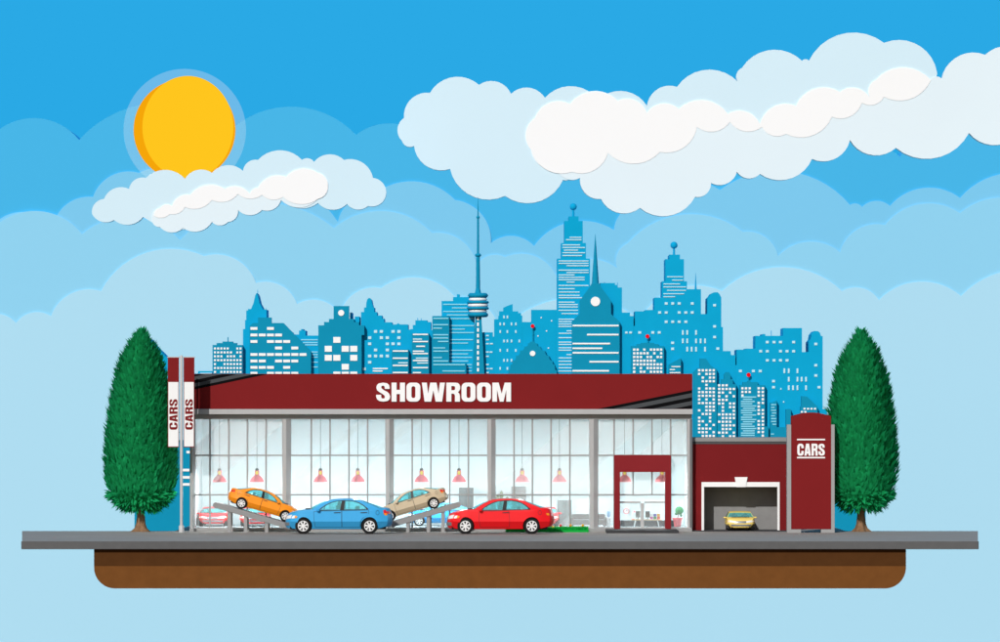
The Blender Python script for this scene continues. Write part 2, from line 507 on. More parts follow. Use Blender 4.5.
tower('clock_tower', 'dark stepped tower with one white round window and big square windows',
      [(318.3,400),(318.3,325.3),(324,325.3),(324,322),(329,322),(329,319),(333.6,319),(333.6,306),(349,306),(349,319),(354,319),(354,322),(359,322),(359,325.3),(364.3,325.3),(364.3,335),(361.6,335),(361.6,400)], 'D',
      pat([(1,),(0,2,3),(0,1,3),(2,),(1,2,3)], xs, [339.9,348.8,357.8,366.8,374.5], 7.1, 5.8), parts=[('round',341.2,312.9,3.0)])
sq = lambda l, w=3.2, h=2.7: [(x, y, w, h) for x, y in l]
tower('stepped_tower', 'bright blue building with a tall stepped peak right of the round window tower',
      [(350,400),(350,312.5),(352,312.5),(352,319),(354.8,319),(354.8,316.5),(359.5,316.5),(359.5,325),(361,325),(361,312),(364,312),(364,307.5),(366,307.5),(366.3,303),(367.2,299.5),(368.5,298),(370,298),(371.3,299.5),(372,303),(373.2,307.5),(374.3,307.5),(374.3,312),(377,312),(377,315.5),(381,315.5),(382,315.5),(382,318.5),(384.2,318.5),(384.2,322.3),(392,322.3),(392,324.4),(396.5,324.4),(398.3,323),(400,324.4),(408,324.4),(408,329.5),(410.5,329.5),(410.5,400)], 'L',
      sq([(375.6,331.5),(381.4,331.5),(393.1,331.5),(398.9,331.5),(369.7,337.7),(381.4,337.7),(387.4,337.7),(398.9,337.7),(369.7,343.8),(387.4,343.8),(393.1,343.8),(398.9,343.8),(375.6,350),(387.4,350),(369.7,356),(375.6,356),(381.4,356),(387.4,356),(369.7,362.2),(364.2,368.9)])
      + bars([(368.5,372.8,387.8),(371,372.8,382.6)], 1.2, winW))
tower('low_block', 'low dark block with white bars in front of the stepped peak building', [(391.8,400),(391.8,349.3),(408.6,349.3),(408.6,400)], 'D',
      bars([(351,392.8,407.8),(358.2,392.8,407.8),(365.4,392.8,407.8),(372.5,392.8,407.8)], 1.4) + bars([(362.8,398.2,407.8)], 1.3, winP))
tower('flat_tower', 'plain bright blue tower with two thin rooftop aerials behind the white barred block',
      [(410.55,400),(410.55,329),(412.8,329),(412.8,325),(415.3,325),(415.3,320.3),(427.3,320.3),(427.3,322),(431,322),(431,330),(440,330),(440,400)], 'L', parts=[('mast',417.4,317.5,321,.8),('mast',420.8,317.8,321,.8)])
tower('office_tower', 'dark block striped by many short white bars, left of the tall dark barred tower', [(411.8,400),(411.8,333.2),(429,333.2),(429,400)], 'D',
      bars([(334.4,412.9,428),(341.5,412.9,428),(353.6,412.9,428),(360.5,412.9,428),(367.6,412.9,428)], 1.3) +
      bars([(346.3,416.2,425),(351.2,412.9,424),(372.6,412.9,421)], 1.3) + bars([(339.1,412.9,422),(358.2,415.9,428),(363,417.2,428)], 1.3, winP))
tower('office_tower', 'tall dark tower with pale bars and a low annexe, left of the needle tower', [(432.3,400),(432.3,316),(449.2,316),(449.2,362.8),(466.2,362.8),(466.2,400)], 'D',
      bars([(318.4,433.2,448.3),(324.7,433.2,448.3),(328.2,433.2,442),(334.8,433.2,448.3),(338,433.2,448.3),(341.4,438,448.3),(347.9,433.2,445.2),(351.1,433.2,448.3),(357.6,433.2,442),(361,433.2,448.3),(364.6,433.2,464.8),(371,442.4,464.8)], 1.1), winB)
tower('office_tower', 'bright blue stepped tower with long pale bars directly left of the needle tower',
      [(441.6,400),(441.6,301),(453,301),(453,297),(456.8,297),(456.8,294.3),(459.6,294.3),(459.6,297),(474.5,297),(474.5,400)], 'L',
      bars([(304.4,443.2,467),(307.9,452,467),(311.5,443.2,468),(315,447,468),(318.6,449.3,474),(325.6,449.3,474),(329.2,449.3,465),(332.6,449.3,474),(339.6,449.3,473),(343.1,449.3,468),(350.3,449.3,472.5),(353.9,449.3,468),(357.4,449.3,472),(361,449.3,468.3),(364.6,466.6,471.8),(367.7,466.6,471.8),(371,466.6,471.8)], 1.0), winB)
tower('needle_tower', 'very tall needle tower with a round banded pod and a dashed white window line',
      [(472.3,400),(472.5,374),(475.4,316),(481.4,316),(484.3,374),(484.5,400)], 'D', [(478, 318.6+5.68*i, 1.9, 3.5) for i in range(10)],
      parts=[('disc',478,293,297.8,10.2,None,'pod_floor'),('disc',478,297.8,301,9.2,winW,'pod_window'),('disc',478,301,303.6,11,None,'pod_floor'),('disc',478,303.6,307,10.4,winW,'pod_window'),('disc',478,307,309.6,11,None,'pod_floor'),('disc',478,309.6,312.6,9.2,winW,'pod_window'),('disc',478,312.6,317,10.4,None,'pod_floor'),
             ('spire',478,280,293.3,7),('mast',478,254,292,4.4),('disc',478,253.5,256.5,3.2,None,'collar'),('mast',478,217,254,2.4),('disc',478,216,218.4,1.8,None,'collar'),('spire',478,197,217,1.6)])
tower('low_block', 'bright blue low block with pale dashes directly right of the needle tower', [(482,400),(482,332.3),(492.8,332.3),(492.8,336.5),(494,336.5),(494,400)], 'L',
      sq([(487.4,335.6),(487.4,339.6),(487.4,343.7),(491.4,343.7),(487.4,352),(491,352),(487.4,356.3),(487.4,364.5),(487.4,368.6),(491.2,368.6),(487.4,372.6)], 2.9, 1.3))
tower('shouldered_tower', 'bright blue tower with a slanted cap and small upright windows, left of the dark dome',
      [(494.05,400),(494.05,319.2),(498.2,319.2),(498.2,316),(499,316),(499,311.3),(503.2,311.3),(503.2,307.8),(507,306),(512.7,304),(512.7,311.3),(518.2,311.3),(518.2,313),(521,313),(521,315.5),(522.3,315.5),(522.3,400)], 'L',
      [(x, y, 1.5, 2.8) for x, y in [(504,317),(507.4,317),(500.2,324),(504,324),(511.5,324),(515.8,324),(500.2,331.6),(507.4,331.6),(515.8,331.6),(504,341),(507.4,341),(511.5,341),(519.4,341),(507.4,350.3),(500.2,350.3),(515.8,350.3),(504,360.3),(507.4,360.3),(511.5,360.3),(500.2,368.4),(507.4,368.4)]])
tower('flat_tower', 'wide bright blue tower with a few white dots behind the dark dome', [(522.35,400),(522.35,322),(531.4,322),(531.4,309.8),(555.8,309.8),(555.8,400)], 'L',
      [(x, y, 1.2, 1.2) for x, y in [(541.2,317.6),(551.6,320.8),(546.5,331),(538,336),(548.4,348)]], winW)
dome = [(508.4,374),(510.5,366),(512.5,363),(516,358),(520,353),(524.5,348),(528,345),(530,341.5)]
dl = []
for (x, y), (x2, y2) in zip(dome, dome[1:]): dl += [(x, y), (x, (y+y2)/2), ((x+x2)/2+.4, (y+y2)/2)]
dl.append((530.6,341.5))
tower('domed_building', 'dark stepped dome with one white round window and a red beacon', [(508.4,400)] + dl + [(1065.2-x, y) for x, y in reversed(dl)] + [(556.8,400)], 'D',
      parts=[('mast',532.6,328,342,1.0),('ball',532.6,326,1.9,red_beacon,'beacon'),('round',532.6,353.4,2.7)])
rr = random.Random(5)
bl = [(237.4,569.5,581.5),(239.8,566,581.5),(245,562.5,580),(247.6,562.5,585),(250.2,564,578),(252.8,562.5,585),(255.6,562.5,582)]
y = 261.0
while y < 374:
    a, e = 558.6, 588.6
    if rr.random() < .4: e -= rr.choice((4, 9, 14))
    if rr.random() < .25: a += rr.choice((3, 8))
    if y > 300: e = min(e, 578)
    if rr.random() < .9: bl.append((y, a, e))
    y += rr.choice((2.4, 2.4, 3.3, 4.4))
tower('skyscraper', 'tallest bright blue skyscraper with stepped top, ball finial and many pale bars',
      [(555.85,400),(555.85,309.8),(557.2,309.8),(557.2,258.6),(561.2,258.6),(561.2,243),(564.4,243),(564.4,221),(568.7,221),(568.7,216.4),(578.6,216.4),(578.6,221),(582.8,221),(582.8,243),(586,243),(586,258.6),(590,258.6),(590,400)], 'L',
      bars(bl, 1.0), winP, parts=[('mast',573.6,206,217,2.6),('ball',573.6,205.8,3.5,None)])
tower('spired_office', 'dark tower with a sharp needle spire, white round window and broad white bars',
      [(571.8,400),(571.8,321.5),(579.8,314),(579.8,300.5),(589,288),(591.6,283.5),(599.2,283.5),(601.8,288),(611,300.5),(611,314),(619.6,321.5),(619.6,400)], 'D',
      bars([(325.6,572.6,618.6),(334.6,587,618.6),(343.6,572.6,610.2),(348.3,572.6,602.2),(352.8,572.6,618.6),(361.7,589.4,618.6),(370.8,572.6,609)], 1.6),
      parts=[('spire',595.4,233.6,284,7.4),('round',595.4,301.5,4.7)])
tower('flat_tower', 'plain bright blue tower directly right of the needle spired dark tower',
      [(600,400),(600,283),(615,283),(615,285),(617.5,285),(617.5,287.5),(622,287.5),(622,312.5),(630,312.5),(630,316),(633.6,316),(633.6,400)], 'L',
      sq([(626.4,332.5),(630.6,332.5)], 2.6, 2.0), parts=[('mast',618,281.8,286,.7),('mast',605,281.5,284,.7)])
tower('skyscraper', 'broad bright blue high rise with ball finial, side needle and rounded right turret',
      [(633.65,400),(633.65,326),(634.9,326),(634.9,311.3),(645,311.3),(645,310),(654.3,310),(654.3,297.6),(662,297.6),(662,281.3),(665.4,281.3),(665.4,259.2),(669.4,259.2),(669.4,254.6),(680,254.6),(680,259.2),(684,259.2),(684,281.3),(687,281.3),(687,289.2),(701,289.2),(701,314),(707.3,314),(707.3,298),(709.5,296),(711,293.6),(713.5,292.4),(717.5,292.2),(719.5,294),(721.3,297.5),(721.3,327),(723,327),(723,351),(730.8,351),(730.8,355),(735.5,355),(735.5,400)], 'L',
      sq([(666.2,303.5),(672.7,303.5),(679.2,303.5),(692.2,303.5),(659.6,312.5),(666.2,312.5),(679.2,312.5),(685.8,312.5),(692.2,312.5),(666.2,321.8),(672.7,321.8),(679.2,321.8),(685.8,321.8),(639.7,332.5),(652.8,332.5),(659.2,332.5),(714.6,305.3),(714.6,326.4),(714.6,337),(717.8,348.6),(672.6,342.8),(672.6,348.8)], 2.9, 2.4)
      + [(x, y, 1.7, 4.6) for x, y in [(682.8,332.5),(687.2,332.5),(696,332.5),(682.8,340.9),(687.2,340.9),(696,340.9),(700.6,340.9),(705,340.9),(687.2,349.2),(691.6,349.2),(696,349.2),(705,349.2)]]
      + bars([(276.8,667,683),(280.2,672,683),(284,663.4,680),(287,663.4,686),(290.4,667,686),(293.8,663.4,684),(296.8,663.4,675)], .9),
      parts=[('mast',674.8,245,255,2.4),('ball',674.8,244.4,3.6,None),('spire',696.6,272,290,2.4)])
tower('apartment_tower', 'dark squat block with white window grid and red beacon above the showroom roof',
      [(631.2,400),(631.2,346),(636.8,346),(636.8,344),(641,344),(641,342.8),(654,342.8),(654,344),(658.5,344),(658.5,346),(664,346),(664,400)], 'D',
      grid(fr(634.2,3.36,9), fr(349.6,3.7,7), 2.3, 2.2, .18, 8), parts=[('mast',647.6,338,343,1.0),('ball',647.6,336.2,2.0,red_beacon,'beacon')])
tower('low_block', 'small dark block with a slanted roof right of the squat beacon block', [(669,400),(669,364.5),(681,358),(681,400)], 'D',
      bars([(366.6,671.5,680.4),(369.6,669.8,675),(372.6,669.8,680.4)], 1.0))
tower('apartment_tower', 'dark tower full of white windows rising behind the garage, next to the showroom wall',
      [(693.5,450),(693.5,372),(697.5,368),(699.8,368),(699.8,358.4),(705.8,358.4),(711,366),(716.8,369),(716.8,450)], 'D',
      grid(fr(699.2,3.62,5), fr(370.3,3.64,19), 2.3, 2.1, .24, 11))
tower('apartment_tower', 'dark window gridded tower with a small stepped cupola behind the garage roof',
      [(717.3,450),(717.3,384),(721.5,384),(721.5,379),(724,379),(724,374.5),(725.8,372),(728.8,372),(730.6,374.5),(730.6,379),(733,379),(733,384),(736.2,384),(736.2,450)], 'D',
      grid(fr(719.2,3.66,5), fr(385.3,3.64,15), 2.3, 2.1, .26, 12))
rr = random.Random(9)
bb = []
for k in range(19):
    y = 397 + 2.25*k
    a, e = 741, 756.2
    if rr.random() < .35: a += rr.choice((2, 5))
    if rr.random() < .35: e -= rr.choice((1.5, 4))
    bb.append((y, a, e))
tower('apartment_tower', 'dark tower with a red beacon, mixing pale bars and white windows above the garage',
      [(739.8,450),(739.8,385),(742.7,385),(742.7,382),(747.5,382),(747.5,380.8),(750.3,380.8),(750.3,382),(758,382),(758,385),(765,385),(765,426.5),(768.5,426.5),(768.5,450)], 'D',
      grid([742.4,746], [388.3,391.9,395.4], 2.2, 2.1, .15, 3) + grid([749.7,753.4], [388.3,391.9], 2.2, 2.1, .2, 4) + grid([758.7,762.8], fr(388.3,3.64,14), 2.3, 2.1, .12, 5) + bars(bb, 1.2, winB),
      parts=[('mast',748.8,377,382,.9),('ball',748.8,374.8,2.1,red_beacon,'beacon')])
tower('low_block', 'narrow dark block with pale bars between the beacon tower and the red totem', [(770.3,450),(770.3,402.5),(773,402.5),(776.8,400.3),(776.8,427),(786,427),(786,409),(791,409),(791,450)], 'D',
      bars([(404.6,771,776.2),(407.4,771,774.6),(410.2,771,776.2),(413,772,776.2),(415.8,771,775),(418.6,771,776.2),(421.4,771,776.2),(424.2,772.5,776.2),(434,771,774)], 1.1), winB)
tower('skyscraper', 'broad bright blue high rise with a rounded turret, rightmost of the whole skyline',
      [(735.55,450),(735.55,365),(736.6,365),(736.6,349.6),(745.5,349.6),(745.5,348.6),(755.3,348.6),(755.3,335.8),(762.3,335.8),(762.3,334),(765.4,334),(765.4,335.8),(783,335.8),(783,328),(802,328),(802,352),(808.7,352),(808.7,342),(810.8,339),(811.5,334.5),(814.3,331),(817.8,331),(820,332.8),(821,336),(822.7,336),(822.7,409),(827,409),(827,450)], 'L',
      sq([(767.3,342.1),(774,342.1),(780.5,342.1),(793.6,342.1),(760.7,351.2),(767.3,351.2),(780.5,351.2),(787,351.2),(793.6,351.2),(767.3,360.3),(774,360.3),(780.5,360.3),(787,360.3),(740.4,371),(753.4,371),(760.2,371),(815.8,344),(815.8,365.2),(815.8,375.5),(819,387.2),(773.5,381.1),(773.5,387.2)], 2.9, 2.4)
      + [(x, y, 1.7, 4.6) for x, y in [(784.3,370.8),(788.7,370.8),(797.4,370.8),(788.7,379.2),(797.4,379.2),(801.6,379.2),(806,379.2),(788.7,387.7),(793,387.7),(797.4,387.7),(806,387.7)]]
      + [(780.8,388.8,1.2,1.6),(783.6,401.8,1.2,1.6)], parts=[('mast',772.6,330,336.5,.8)])
tower('low_block', 'dark block with a peaked roof just above the red totem', [(800.5,450),(800.5,406.5),(801.5,406.5),(801.5,396),(807,396.5),(817.5,406.5),(817.5,450)], 'D',
      sq([(804.5,408.7),(808,408.7),(811.5,408.7),(815,408.7),(801.8,411.8),(805.3,411.8)], 2.1, 1.7))
tower('office_tower', 'plain dark teal tower hidden by the crown of the right tree', [(832,520),(832,440),(865.7,440),(865.7,520)], 'D')

# ------------------------------------------------------------------ ground slab
kerb_m = mat('kerb_stone', '#5F5F60', rough=.85, noise=.05, scale=2.5)
pave_m = mat('pavement_grey', (.345,.315,.285), rough=.9, noise=.05, scale=.8, spec=.15)
plinth_m = mat('plinth_grey', '#9A9A9A', rough=.85, noise=.04)
soil1 = mat('topsoil_brown', '#53341B', rough=1, noise=.06, scale=3, spec=.05)
soil2 = mat('subsoil_brown', '#754A25', rough=1, noise=.06, scale=3, spec=.05)
YF, YB = -16.0, .35
hw = 478*184/F; hb = 478*200.3/F
b = MB()
def wedge(hx0, hx1, y0, y1, z0, z1):
    return MB().add([(-hx0,y0,z0),(hx0,y0,z0),(hx1,y1,z0),(-hx1,y1,z0),(-hx0,y0,z1),(hx0,y0,z1),(hx1,y1,z1),(-hx1,y1,z1)],
                    [(0,3,2,1),(4,5,6,7),(0,1,5,4),(1,2,6,5),(2,3,7,6),(3,0,4,7)])
b = wedge(hw, hb, YF+.004, YB, -.30, 0)
b.box(-14.3, 15.2, YB+.001, 13, -.30, -.002)
tag(b.build('pavement', pave_m), kind='structure')
b = MB()
KT = 8*184/F
b = wedge(hw, hw+.03, YF-.15, YF, -KT, -.003)
tag(b.build('kerb_strip', kerb_m, bevel=.015), kind='structure')
# soil body under the slab, rounded lower corners
def soil_outline(top, bot, r):
    x0, x1 = 94, 906
    if r == 0: return [(x0,top),(x1,top),(x1,bot),(x0,bot)]
    out = [(x0,top),(x1,top)]
    for k in range(13):
        t = R(90*k/12); out.append((x1-r+r*math.cos(t), bot-r+r*math.sin(t)))
    for k in range(13):
        t = R(90+90*k/12); out.append((x0+r+r*math.cos(t), bot-r+r*math.sin(t)))
    return out
dS = 184.1
tag(MB().prism(PX(soil_outline(549,566,0), dS), dS-CAMD, 11).build('topsoil', soil1), kind='structure')
tag(MB().prism(PX(soil_outline(566,588.3,21), dS), dS-CAMD, 11).build('subsoil', soil2), kind='structure')

# ------------------------------------------------------------------ showroom
red_wall = mat('dark_red_panel', '#7C1E20', rough=.6, spec=.05, noise=.03, scale=.8)
red_deep = mat('portal_red', '#84252A', rough=.55, spec=.05, noise=.03, scale=.8)
grey_l = mat('trim_grey', '#B0B0B0', rough=.6, noise=.03)
grey_m = mat('frame_grey', '#9C9C9C', rough=.6, noise=.03)
black = mat('stripe_black', '#101012', rough=.8, spec=.03, noise=.05)
charcoal = mat('stripe_charcoal', '#4A4D50', rough=.8, spec=.05, noise=.05)
letter_w = mat('letter_white', '#F4F4F4', rough=.5, noise=.01)
white_in = mat('interior_white', '#EAF3F5', rough=.9, noise=.01, spec=.1)
floor_in = mat('interior_floor', '#C4CCCE', rough=.7, noise=.02, spec=.2)
pane_m = film_glass('showroom_glass', '#F6FBFF', .26, .02, refl_streaks=(.09, .22, .26, .53), trans='#EEF7FB')  # pane reflections painted as paler slanting streaks in the film
YG = 0.0
Z0 = .145
X0, X1 = W(190, 0, 200).x, W(692, 0, 200).x
ZT = W(0, 374, 199.6).z
root = empty('showroom', ((X0+X1)/2, 4, 0), 'glass fronted car showroom with a dark red fascia reading SHOWROOM', 'building')
show = root
b = MB().box(X0+.02, X1-.02, -.62, 6.2, 0, Z0)
b.build('plinth', plinth_m, root, bevel=.01)
MB().box(X0+.1, X1-.1, .35, 5.9, Z0+.001, Z0+.02).build('floor', floor_in, root)
MB().box(X0, X1, 6.0, 6.2, Z0, 5.2).build('rear_wall', white_in, root)
for xx in (X0+.02, X1-.14):
    MB().box(xx, xx+.12, .3, 6.0, Z0, 5.0).build('side_wall', white_in, root)
# roof slab
b = MB()
rx0, rx1 = X0+.02, X1-.02
b.box(rx0, rx1, .26, 5.999, 5.0, 5.2)
b.build('roof', white_in, root)
# fascia
dF = 199.62; yF = dF-CAMD
fas = MB().pbox(190, 692.4, 373.8, 409, dF, yF, yF+.5).build('fascia', red_wall, root, bevel=.006)
def tri_band(corner, p1, p2, s0, s1):
    f = lambda p, s: (corner[0]+(p[0]-corner[0])*s, corner[1]+(p[1]-corner[1])*s)
    return [f(p1,s0), f(p2,s0), f(p2,s1), f(p1,s1)] if s1 > 0 else [f(p1,s0), f(p2,s0), corner]
for corner, p1, p2 in (((190.3,374.1),(190.3,390.2),(267,374.1)), ((692.1,408.7),(692.1,390),(598,408.7))):
    st = MB().prism(PX([corner,p1,p2], dF), yF-.012, yF+.05).build('stripe_panel', black, fas)
    for s0, s1 in ((.84,.62),(.42,.2)):
        MB().prism(PX(tri_band(corner,p1,p2,s0,s1), dF), yF-.02, yF-.005).build('stripe', charcoal, st)
a = W(376.2, 401.6, dF); e = W(511, 382.6, dF)
word('SHOWROOM', a.x, e.x, a.z, e.z, yF-.002, .06, letter_w, fas, gap=.075)
MB().pbox(190, 692.6, 409.05, 414.2, dF-.1, yF-.14, .25).build('cornice', grey_l, root, bevel=.008)
MB().pbox(190.5, 692, 414.2, 419.2, 199.8, -.17, .25).build('lintel', mat('lintel_grey', '#A0A0A0', rough=.7), root)
# piers: five sided, a face towards each side
def pier(pl, pr, y1, ybase):
    pm = (pl*.52+pr*.48)
    a = W(pl, 0, 200).x; e = W(pr, 0, 200).x; mx = W(pm, 0, 200).x
    zt = W(0, 419.2, 199.85).z
    pts = [(a,.2),(a,-.12),(a+.03,-.2),(mx,-.24),(e,-.04),(e,.2)]
    n = len(pts)
    vsx = [(x,y,Z0) for x,y in pts] + [(x,y,zt) for x,y in pts]
    fs = [tuple(range(n)), tuple(range(n,2*n))] + [(i,(i+1)%n,(i+1)%n+n,i+n) for i in range(n)]
    MB().add(vsx, fs).build('pier', mat('pier_grey', '#ABABAB', rough=.7, noise=.03), show)
piers = [(190,195.2),(282.2,291),(385.4,393.8),(487.2,495.6),(589.2,598.2),(687,692.4)]
for p in piers: pier(p[0], p[1], 0, 0)
mull = [[210,228.8,247.4,266],[311.3,330,349,367.6],[412.2,430.9,449.7,468.4],[514,532.4,551,569.8],[614,633,652,670.6]]
for i in range(5):
    xl, xr = piers[i][1], piers[i+1][0]
    fb = MB()
    zt = W(0,419.2,200).z
    def vbar(px, w): 
        x = W(px,0,200).x; fb.box(x-w/2, x+w/2, -.05, .05, Z0+.03, zt)
    def hbar(py, w, y0=-.047, y1=.047):
        z = W(0,py,200).z; fb.box(W(xl,0,200).x, W(xr,0,200).x, y0, y1, z-w/2, z+w/2)
    for k, mx in enumerate(mull[i]):
        if i == 4 and k in (1, 2):
            x = W(mx,0,200).x; fb.box(x-.03, x+.03, -.05, .05, W(0,494.5,200).z, zt)
        else:
            vbar(mx, .068)
    hbar(455.2, .064); hbar(494.6, .064)
    fb.box(W(xl,0,200).x, W(xr,0,200).x, -.045, .045, Z0, Z0+.03)
    wf = fb.build('window', grey_m, show)
    x0, x1 = W(xl,0,200).x, W(xr,0,200).x
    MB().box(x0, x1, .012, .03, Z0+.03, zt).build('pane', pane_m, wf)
# entrance
dP = 199.36; yP = dP-CAMD
b = MB().prism(PX([(614.2,531.2),(614.2,455),(671,455),(671,531.2),(665.2,531.2),(665.2,472),(620,472),(620,531.2)], dP), yP, -.06)
portal = b.build('entrance_portal', red_deep, show, bevel=.006)
st = MB().box(W(606.5,0,197).x, W(678.5,0,197).x, -3.4, -.63, 0, .115)
tag(st.build('doorstep', mat('doorstep_dark', '#3A3A3C', rough=.8), show, bevel=.008))
b = MB()
for px0, px1, py0, py1 in ((640.6,644,503,530),(620,640.6,501.2,503),(644,665.2,501.2,503)):
    b.pbox(px0, px1, py0, py1, 199.96, -.055, -.01)
door = b.build('door', mat('door_grey', '#B4B4B4', rough=.5), show)
MB().tube([(W(640,516,199.9).x,-.1,1.0),(W(640,516,199.9).x,-.1,1.35)], .012).build('handle', grey_l, door)
MB().tube([(W(644.6,516,199.9).x,-.1,1.0),(W(644.6,516,199.9).x,-.1,1.35)], .012).build('handle', grey_l, door)

# pendant lamps
lamp_red = mat('lamp_shade_red', '#FA747C', rough=.5, noise=.02, k=1.0)
cord_m = mat('lamp_cord', '#6E7C7C', rough=.6)
sock_m = mat('lamp_socket', '#4C5A58', rough=.6)
bulb_m = emit('bulb_glow', '#FFD84A', 1.1)
dL = 201.1
zone = ['in the first bay, by the left end pier','in the first bay, right hand one','in the second bay, left hand one','in the second bay, right hand one','in the third bay, left hand one above the beige car','in the third bay, right hand one','in the fourth bay, left hand one above the red car','in the fourth bay, right hand one','behind the red entrance portal, left hand one','behind the red entrance portal, right hand one']
for i, px in enumerate([219.6,257,320.5,357.8,421.6,459,522.2,559.5,624.6,662]):
    p = W(px, 482, dL)
    r = empty('pendant_lamp', (p.x, p.y, p.z), 'red domed pendant lamp ' + zone[i], 'lamp', 'pendant lamps hanging in the showroom')
    k = dL/F
    MB().lathe([(.012,14*k),(.012,4.995-p.z)], (p.x,p.y,p.z), 6).build('cord', cord_m, r)
    MB().lathe([(1.6*k,11.6*k),(1.9*k,12.4*k),(1.4*k,13.6*k),(.5*k,14*k)], (p.x,p.y,p.z), 14).build('socket', sock_m, r, smooth=50)
    MB().lathe([(7.1*k,0),(6.9*k,1.2*k),(6.1*k,3*k),(4.8*k,4.8*k),(3.2*k,6.2*k),(2.3*k,7*k),(2.2*k,11.6*k),(1.9*k,11.6*k),(2*k,7*k),(6.3*k,1.2*k),(6.8*k,0)], (p.x,p.y,p.z), 24).build('shade', lamp_red, r, smooth=50)
    MB().ball((p.x, p.y-2.0*k, p.z+9.2*k), 1.5*k, 12, 8, sz=1.3).build('bulb', bulb_m, r, smooth=60)
    ld = bpy.data.lights.new('bulb_light', 'POINT'); ld.energy = 265; ld.color = (1, .96, .9); ld.shadow_soft_size = .12
    lo = bpy.data.objects.new('bulb_light', ld); lo.location = (0, 0, -.1); lo.parent = r; C.objects.link(lo)

# ------------------------------------------------------------------ cars
tyre_m = mat('tyre_black', '#1A1A1B', rough=.85, noise=.08)
rim_m = mat('rim_silver', '#E9E9EA', rough=.35, metal=.2, spec=.5)
well_m = mat('arch_black', '#111112', rough=.9)
trim_m = mat('window_trim_black', '#141416', rough=.4)
seam_m = mat('door_seam', '#30343A', rough=.7)
seat_m = mat('seat_dark', '#122428', rough=.9)
carglass = film_glass('car_glass', '#A4F2F8', .2, .012, trans='#CBF3F7')
headl = mat('headlight_white', '#F6F6F4', rough=.2, spec=.6)
amber = mat('indicator_amber', '#F59A22', rough=.3)
taill = mat('tail_light_red', '#E0222A', rough=.3)
chrome = mat('grille_grey', '#8B8F93', rough=.35, metal=.3)
KC = 1.026/160.0
def cc(p): return ((p[0]-441)*KC, (497-p[1])*KC)
def hwid(x, z):
    h = .90
    if z < .54: h -= (.54-z)*.62
    elif z < 1.03: h -= (z-.54)*.11
    else: h -= .056 + (z-1.03)*.40
    t = max(0, (abs(x-.05)-1.2)/1.1)
    return h - .16*t**2.2
def cmap(x, s, z, off=0.0):
    y = s*(hwid(x, z) + off)
    if x < -1.35: x += .26*min(1,((-1.35-x)/.75))**1.5 * abs(s)**2.6
    elif x > 1.55: x -= .20*min(1,((x-1.55)/.7))**1.5 * abs(s)**2.6
    return (x, y, z)
ARC = lambda cx, cy, r, a0, a1, n=12: [(cx+r*math.cos(R(a0+(a1-a0)*k/n)), cy-r*math.sin(R(a0+(a1-a0)*k/n))) for k in range(n+1)]
LOWER = [(108,461),(99,452),(96,430),(97,404),(102,384),(110,369),(130,354),(178,341),(230,334),(283,330),(330,333),(650,331),(700,324),(730,321),(785,324),(797,329),(806,350),(815,385),(812,430),(802,446),(770,454),(733,460)] \
        + ARC(663,443,60,-17,197) + [(604,463),(279,463)] + ARC(220,443,60,-19,199) + [(160,463)]
ROOF = [(283,330),(300,318),(340,294),(370,281),(400,272),(450,266),(520,264),(570,268),(620,280),(680,305),(728,322)]
def side_faces(loops_px, s0, s1, offs, cuts_x=(), cuts_z=()):
    """shape drawn on the car's flank (crop pixels), as a thin shell between two offsets, both bent over the body"""
    loops = [[cc(p) for p in l] for l in loops_px]
    b = MB().prism(loops, 0, 1)
    bm = bmesh.new()
    vv = [bm.verts.new(v) for v in b.v]
    for f in b.f:
        try: bm.faces.new([vv[i] for i in f])
        except ValueError: pass
    for z in cuts_z:
        bmesh.ops.bisect_plane(bm, geom=bm.verts[:]+bm.edges[:]+bm.faces[:], dist=1e-5, plane_co=(0,0,z), plane_no=(0,0,1))
    for x in cuts_x:
        bmesh.ops.bisect_plane(bm, geom=bm.verts[:]+bm.edges[:]+bm.faces[:], dist=1e-5, plane_co=(x,0,0), plane_no=(1,0,0))
    bm.verts.index_update()
    V = [tuple(v.co) for v in bm.verts]; FF = [[v.index for v in f.verts] for f in bm.faces]
    bm.free()
    out = MB()
    out.add([cmap(x, s0, z, offs[0] if y < .5 else offs[1]) for x, y, z in V], FF)
    return out
CZ = (.3,.42,.54,.62,.8,.95); CXS = (-2.1,-1.9,-1.7,-1.5,-1.2,1.2,1.5,1.7,1.9,2.1)
def mirror_y(b):
    o = MB(); o.add([(v[0], -v[1], v[2]) for v in b.v], [tuple(reversed(f)) for f in b.f]); return o
def body_mesh():
    loops = [cc(p) for p in LOWER]
    b = MB().prism(loops, -1, 1)
    bm = bmesh.new()
    vv = [bm.verts.new(v) for v in b.v]
    for f in b.f: bm.faces.new([vv[i] for i in f])
    def cut(co, no):
        bmesh.ops.bisect_plane(bm, geom=bm.verts[:]+bm.edges[:]+bm.faces[:], dist=1e-5, plane_co=co, plane_no=no)
    for s in (-.95,-.85,-.7,-.45,0,.45,.7,.85,.95): cut((0,s,0),(0,1,0))
    for z in CZ: cut((0,0,z),(0,0,1))
    for x in CXS: cut((x,0,0),(1,0,0))
    bm.verts.index_update()
    out = MB()
    V = []
    for v in bm.verts:
        x, s, z = v.co
        q = list(cmap(x, s, z))
        if z > .85 and abs(s) > .9: q[2] -= .02*(abs(s)-.9)/.1     # rounded shoulder
        V.append(q)
    out.add(V, [[v.index for v in f.verts] for f in bm.faces])
    bm.free()
    return out
FW = [(330,337),(348,322),(375,304),(410,288),(440,280),(477,276.5),(466,337)]
RW = [(498,276),(530,276),(562,281),(590,290),(620,308),(640,326),(640,331),(493,334)]
TRIM = [(316,342),(345,318),(372,300),(408,284),(440,275.5),(484,271.5),(530,271.5),(564,276.5),(594,286),(626,305),(653,327),(653,333),(640,334)]
